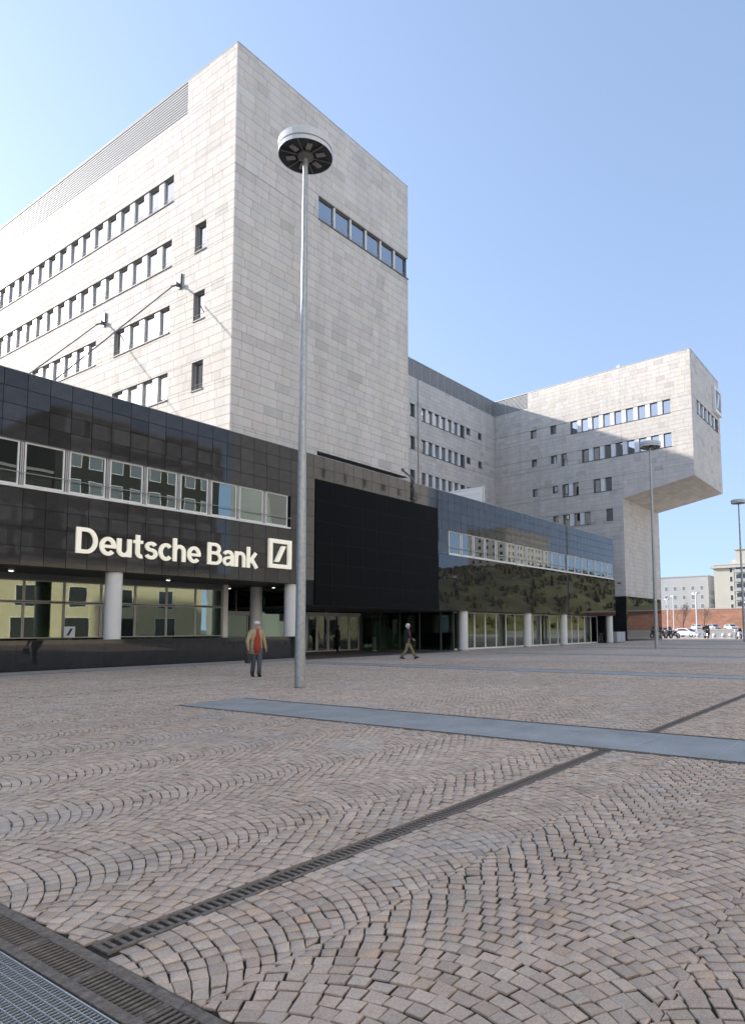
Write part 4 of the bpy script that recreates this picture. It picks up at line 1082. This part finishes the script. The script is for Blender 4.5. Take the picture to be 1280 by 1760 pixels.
def motorbike(label, x, y, rot, paint=M_bikeb, screen=False, white=False):
    t = thing('motorbike', label, 'motorbike', (x, y, 0), rot, group='motorbikes parked at the plaza edge')
    wheel(t, 'wheel', .70, .31, .31); wheel(t, 'wheel', -.70, .31, .31, .14)
    MB().tube([(.72, .08, .31), (.48, .08, .92)], .03, 6).tube([(.72, -.08, .31), (.48, -.08, .92)], .03, 6).build('fork', M_chrome, t)
    b = MB(); loft(b, [(.12, 0, .62, .28, .12), (.14, 0, .74, .33, .16), (.12, 0, .86, .28, .14), (.12, 0, .92, .16, .08)], 12); b.build('fuel_tank', paint, t, smooth=True)
    MB().box(-.28, .28, -.14, .14, .28, .62).build('engine', M_alu, t)
    b = MB(); loft(b, [(-.40, 0, .66, .40, .12), (-.42, 0, .76, .42, .14), (-.46, 0, .83, .38, .12)], 12); b.build('seat', M_tyre, t, smooth=True)
    MB().tube([(.44, .36, 1.02), (.48, .1, .98), (.48, -.1, .98), (.44, -.36, 1.02)], .018, 6).build('handlebar', M_chrome, t)
    MB().lathe([(.001, .0), (.10, .02), (.09, .10), (.001, .13)], 12).map(lambda X, Y, Z: (.55+Z*.9, Y, .88+X)).build('headlight', M_lamphead, t)
    MB().tube([(.0, -.16, .32), (-.4, -.20, .30), (-.85, -.20, .42)], .045, 8).build('exhaust', M_chrome, t)
    if screen:
        MB().add([(.62, -.22, .85), (.62, .22, .85), (.46, .18, 1.35), (.46, -.18, 1.35), (.60, -.22, .85), (.60, .22, .85), (.44, .18, 1.35), (.44, -.18, 1.35)], [(0,1,2,3),(7,6,5,4),(0,4,5,1),(1,5,6,2),(2,6,7,3),(3,7,4,0)]).build('windscreen', M_carglass, t)
        MB().box(-.95, -.60, -.2, .2, .88, 1.22).build('top_box', paint, t)
        MB().box(.30, .66, -.2, .2, .35, .9).build('leg_shield', M_pier if white else paint, t)
    return t
bl = ['black motorbike nearest the lamp post in the row by the wing', 'second black motorbike of the row by the wing', 'third black motorbike of the row by the wing', 'black motorbike with a windscreen in the row by the wing', 'black motorbike at the right end of the row by the wing']
for i, l in enumerate(bl):
    f = i/4
    motorbike(l, 95.3+f*1.0, 30.9-f*3.2, 3.9+.12*(i % 3), screen=(i == 3)).scale = (1.2, 1.2, 1.2)
motorbike('black scooter with windscreen and top box standing alone between bollards', 97.2, 23.7, 3.6, screen=True).scale = (1.3, 1.3, 1.3)
motorbike('white fronted scooter by the right edge of the photo', 93.6, 18.9, 3.7, screen=True, white=True, paint=mat('white_scooter_paint', (.7, .7, .7), .3, coat=.5))
t = thing('bicycle', 'bicycle leaning by the last column at the end of the podium', 'bicycle', (63.9, 25.45, 0), .1)
for X in (-.52, .52):
    mb = MB(); n = 20
    mb.tube([(X+.33*math.cos(2*PI*k/n), 0, .34+.33*math.sin(2*PI*k/n)) for k in range(n+1)], .02, 6, cap=False)
    wo = mb.build('wheel', M_tyre, t)
    sp = MB()
    for k in range(8): sp.tube([(X, 0, .34), (X+.32*math.cos(k*PI/4), 0, .34+.32*math.sin(k*PI/4))], .005, 4)
    sp.build('spokes', M_chrome, wo)
MB().tube([(-.52, 0, .34), (-.15, 0, .30), (.40, 0, .80), (-.22, 0, .82), (-.15, 0, .30)], .02, 6).tube([(-.52, 0, .34), (-.22, 0, .82)], .016, 6).tube([(.52, 0, .34), (.38, 0, .95)], .02, 6).build('frame', M_cable, t)
MB().box(-.36, -.08, -.07, .07, .88, .93).build('saddle', M_tyre, t)
MB().tube([(.30, .26, .98), (.38, 0, .97), (.30, -.26, .98)], .014, 6).build('handlebar', M_chrome, t)

def car(label, x, y, z, rot, paint, van=False):
    t = thing('parked_car', label, 'car', (x, y, z), rot, group='cars parked along the far road')
    if van: lo = [(-2.3, .35), (-2.3, 1.1), (2.2, 1.0), (2.35, .6), (2.3, .35)]; ca_ = [(-2.28, 1.1), (-2.2, 1.95), (.9, 1.98), (1.75, 1.1)]
    else: lo = [(-2.1, .32), (-2.15, .75), (-2.0, .95), (1.0, .93), (1.9, .80), (2.1, .6), (2.1, .32)]; ca_ = [(-1.95, .94), (-1.35, 1.40), (-.2, 1.46), (.35, 1.38), (1.15, .93)]
    MB().poly(lo, -.86, .86).build('body', paint, t)
    mb = MB().poly(ca_, -.74, .74); mb.map(lambda X, Y, Z: (X, Y*(1-.12*max(0, Z-.95)/.5), Z)); cb = mb.build('cabin', paint, t)
    c = Vector((sum(p[0] for p in ca_)/len(ca_), 0, 1.2 if not van else 1.5))
    ins = [(c.x+(px-c.x)*.86, c.z+(pz-c.z)*.78) for px, pz in ca_]
    for s in (-1, 1):
        mb = MB().poly(ins, s*.735, s*.752); mb.map(lambda X, Y, Z: (X, Y*(1-.12*max(0, Z-.95)/.5), Z)); mb.build('side_window', M_carglass, cb)
    a, b = ca_[-1], ca_[-2]
    MB().add([(a[0]-.06, -.62, a[1]+.05), (a[0]-.06, .62, a[1]+.05), (b[0]+.04, .55, b[1]-.05), (b[0]+.04, -.55, b[1]-.05), (a[0]+.03, -.62, a[1]+.06), (a[0]+.03, .62, a[1]+.06), (b[0]+.12, .55, b[1]-.04), (b[0]+.12, -.55, b[1]-.04)], [(0,1,2,3),(7,6,5,4),(0,4,5,1),(1,5,6,2),(2,6,7,3),(3,7,4,0)]).build('windscreen', M_carglass, cb)
    for X in (-1.3, 1.3):
        for s in (-1, 1): wheel(t, 'wheel', X, .32, .32, .2, s*.78)
    for s in (-1, 1): MB().box(1.98, 2.12, s*.62-.16, s*.62+.16, .58, .74).build('headlight', M_lamphead, t)
    MB().box(2.06, 2.13, -.5, .5, .36, .52).build('grille', M_tyre, t)
    return t
P_silver = mat('silver_car_paint', (.55, .56, .57), .3, metal=.3, coat=.5); P_white = mat('white_car_paint', (.78, .78, .77), .3, coat=.5); P_grey = mat('grey_car_paint', (.30, .31, .33), .3, metal=.3, coat=.5)
terr = .86
car('white car on the raised road left of the alone standing scooter', 174.2, 44.6, terr, -2.6, P_white)
car('silver car on the raised road, middle of the three in front of the brick wall', 175.2, 41.0, terr, -2.4, P_silver)
car('long white car on the raised road near the right edge', 176.2, 37.2, terr, -2.5, P_white)
car('grey car on the raised road at the far right edge', 176.8, 32.6, terr, -2.5, P_grey)
car('white car parked low behind the motorbikes', 115.8, 31.3, -.06, -1.9, P_white)
car('white van parked behind the row of motorbikes', 140.5, 45.2, -.06, -2.2, P_white, van=True)

# ------------------------------------------------------------------ the far side of the road
M_brick = mat('orange_brick', (.40, .20, .13), .85, noise=.18, nscale=1.2)
M_grass = mat('dry_grass', (.16, .17, .06), .95, noise=.35, nscale=.6, bump=.4, bscale=4)
M_earth2 = mat('terrace_paving', (.34, .33, .30), .9, noise=.1, nscale=.4)
MB().box(164.4, 200, -60, 140, -.25, .84).build('terrace', M_earth2, kind='structure')
def brick_wall(name, label, x0, y0, x1, y1, z0, z1, th=.5, ch=.55, bw=1.6):
    t = thing(name, label, 'wall', (x0, y0, 0), math.atan2(y1-y0, x1-x0)); L_ = math.hypot(x1-x0, y1-y0)
    MB().box(0, L_, .03, th, z0, z1).build('core', M_joint, t)
    mb = MB(); r = random.Random(3); z = z0; k = 0
    while z < z1-.02:
        x = -(.8 if k % 2 else 0)
        while x < L_:
            v = r.gauss(1, .07)
            a, b = max(0, x), min(L_, x+bw-.03)
            if b > a: mb.box(a, b, 0, .03, z, min(z1, z+ch-.03), (v, v, v))
            x += bw
        z += ch; k += 1
    mb.build('brick_panels', mat('orange_brick_panel', (.42, .21, .135), .85, noise=.15, nscale=1.5, tint=True), t, kind='stuff')
    MB().box(-.05, L_+.05, -.06, th+.1, z1, z1+.16).build('coping', M_kerb, t)
brick_wall('brick_wall', 'long orange brick retaining wall behind the cars', 190, 140, 203.5, -60, .8, 6.55)
brick_wall('low_brick_wall', 'low orange brick wall below the raised road', 164.3, 60, 164.6, 20, -.1, .95, ch=.25, bw=.8)
# grass bank above the wall
gb = MB(); nx, ny = 14, 50
vv = []
for j in range(ny+1):
    for i in range(nx+1):
        x = 196+i*6+.0; y = -80+j*5
        q = min(1, max(0, (i-0.3)/6))
        z = 6.3+ (3.6+3*math.sin(y*.06+1.2))*q*max(0, min(1, (62-y)/25))+.25*math.sin(x*.9+y*1.3)
        vv.append((x+2.8*(-y+140)/200*1.0+1.2, y, z))
gb.add(vv, [(j*(nx+1)+i, j*(nx+1)+i+1, (j+1)*(nx+1)+i+1, (j+1)*(nx+1)+i) for j in range(ny) for i in range(nx)])
gb.build('grass_bank', M_grass, kind='structure', smooth=True)
# hill across the plaza, seen in the polished wall
hb_ = MB(); nx, ny = 40, 34; vv = []; r = random.Random(12)
for j in range(ny+1):
    for i in range(nx+1):
        x = 110+i*8; y = -22-j*5
        dx, dy = (x-265)/135, (y+92)/72
        h_ = 27*max(0, 1-dx*dx-dy*dy)**.8 + (1.2*math.sin(x*.17)*math.cos(y*.21)+r.uniform(-.5, .5) if dx*dx+dy*dy < .95 else 0)
        vv.append((x, y, h_-.2))
hb_.add(vv, [(j*(nx+1)+i, (j+1)*(nx+1)+i, (j+1)*(nx+1)+i+1, j*(nx+1)+i+1) for j in range(ny) for i in range(nx)])
hb_.build('hill', mat('scrubby_hillside', (.13, .125, .055), .95, noise=.55, nscale=.12, bump=.5, bscale=1.0), kind='structure', smooth=True)
sc = MB(); r = random.Random(9)
for i in range(2600):
    x, y = r.uniform(140, 390), r.uniform(-165, -26); dx, dy = (x-265)/135, (y+92)/72; q = 1-dx*dx-dy*dy
    if q <= .02: continue
    z = 27*q**.8; s = r.uniform(.4, 1.5); g = r.uniform(.75, 1.3)
    for k in range(4):
        a = r.uniform(0, PI); sc.add([(x-s*math.cos(a), y-s*math.sin(a), z-.3), (x+s*math.cos(a), y+s*math.sin(a), z-.3), (x+s*.6*math.cos(a)+r.uniform(-.5, .5), y+s*.6*math.sin(a), z+s*1.3), (x-s*.5*math.cos(a), y-s*.5*math.sin(a)+r.uniform(-.5, .5), z+s*1.1)], [(0,1,2,3)], (g, g, g*.9))
sc.build('hillside_scrub', mat('scrub_leaves', (.115, .11, .05), .95, tint=True), kind='stuff', label='scrub growing on the hillside across the plaza', category='scrub')

def block(name, label, x0, x1, y0, y1, z0, z1, m, win, cornice=None, roof=None, cat='building'):
    """far building: walls and a grid of windows on the faces listed in win: (side, pitch, wide, high, first sill, storey, material)"""
    t = thing(name, label, cat, (x0, y0, 0))
    MB().box(0, x1-x0, 0, y1-y0, z0, z1).build('wall', m, t)
    for side, pitch, wd, ht, s0, st, gm in win:
        L_ = (x1-x0) if side in '+y-y' and 'y' in side else (y1-y0)
        F_ = {'-x': Face(t, x0, y1, -PI/2), '-y': Face(t, x0, y0, 0), '+y': Face(t, x1, y1, PI)}[side]
        n = int((L_-1)/pitch); o = (L_-(n-1)*pitch)/2
        zz = z0+s0
        while zz+ht < z1-.4:
            for i in range(n):
                x = o+i*pitch-wd/2
                fr = F_.put('window', cached(('fw', wd, ht), lambda: frame_mesh(wd, ht, .09, .08).mesh('window', M_white)), x, -.06, zz)
                put('pane', cached(('fp', wd, ht, gm.name), lambda: MB().box(.09, wd-.09, .02, .05, .09, ht-.09).mesh('pane', gm)), fr)
            zz += st
    MB().box(-.2, x1-x0+.2, -.2, y1-y0+.2, z1, z1+.35).build('roof', roof or M_joint, t)
    if cornice: MB().box(-cornice, x1-x0+cornice, -cornice, y1-y0+cornice, z1-1.1, z1-.3).build('cornice', m, t)
    return t
M_fg = mat('far_window_glass', (.20, .22, .24), .15); M_fg2 = mat('dark_window_glass', (.05, .055, .06), .08)
M_pale = mat('pale_grey_render', (.42, .42, .43), .9, noise=.05, nscale=.15)
M_cream = mat('cream_render', (.52, .49, .43), .9, noise=.05, nscale=.2)
block('pale_building', 'wide pale grey building rising behind the brick wall', 259, 300, 61.8, 108, 0, 20.2, M_pale, [('-x', 3.2, 1.3, 1.7, 8.5, 3.3, M_fg), ('-y', 3.2, 1.3, 1.7, 8.5, 3.3, M_fg)], roof=M_pale)
t = block('white_apartment_block', 'white apartment block with heavy cornice and stair tower at the right edge', 244, 280, 20, 56.3, 0, 22.6, M_cream, [('-x', 6.2, 1.5, 1.9, 7.4, 3.1, M_fg2)], cornice=1.0, roof=M_cream)
for i in range(5):
    z = 7.6+i*3.1
    MB().box(-.7, 0, 25.2, 29.6, z-.25, z).box(-.7, -.62, 25.2, 29.6, z, z+.85).build('balcony', M_pale, t)
    MB().box(-.05, 0, 25.6, 29.2, z+.02, z+2.3).build('balcony_door', M_fg2, t)
MB().box(-.12, 0, 24.4, 24.9, 0, 21.4).box(-.12, 0, 29.9, 30.4, 0, 21.4).build('pilaster', M_cream, t)
MB().box(1.5, 8, 22.5, 29.5, 22.9, 27.6).box(1.0, 8.5, 22, 30, 27.6, 28.1).build('stair_tower', M_cream, t)
MB().box(3, 34, 6, 31, 22.9, 24.6).build('attic', M_cream, t)
block('opposite_building', 'dark office building with a cream stone ground floor across the plaza', 37, 59.5, -52, -30, 9.2, 27, mat('dark_brick', (.045, .042, .040), .8, noise=.2, nscale=.5), [('+y', 2.6, 1.7, 2.1, 1.0, 3.5, M_fg)])
M_bounce = mat('bounce_white', (.72, .69, .62), .85, noise=.05, nscale=.2)  # bright walls for the two added slabs that bounce fill light
block('opposite_building', 'lower dark office building with a cream stone base across the plaza', 29, 36.9, -52, -30.5, 9.2, 19.5, mat('dark_brick', (.045, .042, .040), .8), [('+y', 2.6, 1.7, 2.1, 1.0, 3.5, M_fg)])
block('bounce_slab', 'tall white slab added across the plaza behind the camera to bounce light', -70, 28.9, -55, -32, 9.2, 46, M_bounce, [('+y', 5.2, 1.5, 1.7, 1.0, 3.5, M_fg2)])  # added so its sunlit face brightens the shaded fronts
block('bounce_slab', 'second tall white slab added across the plaza before the hill to bounce light', 77, 113, -50, -32, 0, 46, M_bounce, [('+y', 5.2, 1.5, 1.7, 3.0, 3.5, M_fg2)])  # added as a second bounce surface for the shaded fronts
block('stone_arcade', 'cream stone base with square windows under the dark buildings across the plaza', -24, 61, -50, -29.2, -.2, 9.1, mat('yellow_sandstone', (.60, .53, .36), .85, noise=.08, nscale=.4), [('+y', 6.1, 2.3, 2.6, 4.6, 20, M_fg2), ('+y', 6.1, 3.2, 2.8, .6, 20, M_fg2)])
block('tall_apartment_tower', 'tall cream apartment tower beyond the hill', 285, 330, -132, -110, 0, 50, M_cream, [('+y', 4, 1.8, 1.8, 20, 3.4, M_fg2), ('-x', 4, 1.8, 1.8, 20, 3.4, M_fg2)])
block('sun_block_wing', 'pale stone wing added left of the tower, out of view, to block the sun', -26.9, -4, 60, 70, 0, 31.9, M_stone, [('-y', 3, 1.0, 1.5, 14, 3.8, M_fg2)])  # added out of view to keep a sun patch off the near plaza
block('shade_block', 'long pale stone block added left of the tower, out of view, to shade the plaza', -72, -27, 27, 72, 0, 31.9, M_stone, [('-y', 3, 1.0, 1.5, 14, 3.8, M_fg2)])  # added out of view as an occluder that shades the plaza

# lamps, trees and bollards by the road
def road_lamp(x, y, z, h, label):
    t = thing('road_lamp', label, 'street lamp', (x, y, z), .6, group='road lamps at the far side')
    MB().lathe([(.17, 0), (.13, 1.2), (.10, h-.05)], 12).build('pole', M_lamphead, t, smooth=True)
    for s in (-1, 1):
        MB().tube([(0, 0, h-.3), (s*.35, 0, h-.12)], .05, 6).build('arm', M_lamphead, t)
        MB().add([(s*.25, -.25, h-.2), (s*1.25, -.25, h-.02), (s*1.25, .25, h-.02), (s*.25, .25, h-.2), (s*.3, -.2, h+.02), (s*1.15, -.2, h+.12), (s*1.15, .2, h+.12), (s*.3, .2, h+.02)], [(0,3,2,1),(4,5,6,7),(0,1,5,4),(1,2,6,5),(2,3,7,6),(3,0,4,7)]).build('lantern', M_lamphead, t)
road_lamp(143.8, 42.6, -.06, 7.5, 'white road lamp rising behind the row of motorbikes')
road_lamp(116.2, 29.75, -.06, 7.2, 'white road lamp in the middle between wing and apartment block')
road_lamp(118.5, 22.2, -.06, 5.6, 'white road lamp near the right edge of the photo')
road_lamp(182, 52.4, .84, 9, 'distant white road lamp against the pale building')
M_bark = mat('grey_bark', (.14, .11, .085), .9, noise=.2, nscale=6)
def bare_tree(x, y, z, h, seed, label):
    t = thing('bare_tree', label, 'tree', (x, y, z), group='bare young trees by the far road')
    r = random.Random(seed); tk = MB(); cr = MB()
    tk.tube([(0, 0, 0), (.05, .03, h*.25), (-.03, .05, h*.45)], [.16, .13, .10], 8)
    def br(p, d, l, rd, k, mb):
        q = p+d*l*.5+Vector((r.uniform(-.1, .1), r.uniform(-.1, .1), .05))*l; e = q+(d+Vector((r.uniform(-.3, .3), r.uniform(-.3, .3), .2))).normalized()*l*.5
        mb.tube([p, q, e], [rd, rd*.8, rd*.55], 5)
        if k > 0:
            for _ in range(3): br(p.lerp(e, r.uniform(.45, 1)), (d+Vector((r.uniform(-.9, .9), r.uniform(-.9, .9), r.uniform(-.1, .7)))).normalized(), l*r.uniform(.5, .7), rd*.55, k-1, mb)
    for i in range(7): br(Vector((-.02, .04, h*r.uniform(.3, .47))), Vector((r.uniform(-.8, .8), r.uniform(-.8, .8), r.uniform(.5, 1.1))).normalized(), h*.35, .055, 3, cr)
    tk.build('trunk', M_bark, t, smooth=True); cr.build('crown', M_bark, t)
bare_tree(135, 37.1, -.06, 6.0, 3, 'bare young tree between the two white road lamps')
bare_tree(165.5, 40.7, .8, 5.2, 5, 'bare young tree in front of the brick wall right of the middle road lamp')
bare_tree(150, 27.6, -.06, 5.0, 8, 'bare young tree by the right edge of the photo')
bd = ['first stone bollard right of the lone scooter', 'second stone bollard right of the lone scooter', 'third stone bollard right of the lone scooter', 'stone bollard left of the lone scooter']
for i, (x, y) in enumerate([(102.25, 23.85), (102.5, 22.7), (102.7, 21.8), (101.9, 26.0)]):
    t = thing('bollard', bd[i], 'bollard', (x, y, -.05), group='stone bollards along the kerb')
    MB().lathe([(.36, 0), (.34, .12), (.28, .14)], 14).build('base', M_kerb, t)
    MB().ball((0, 0, .42), .32, 10).build('stone_head', M_kerb, t, smooth=True)
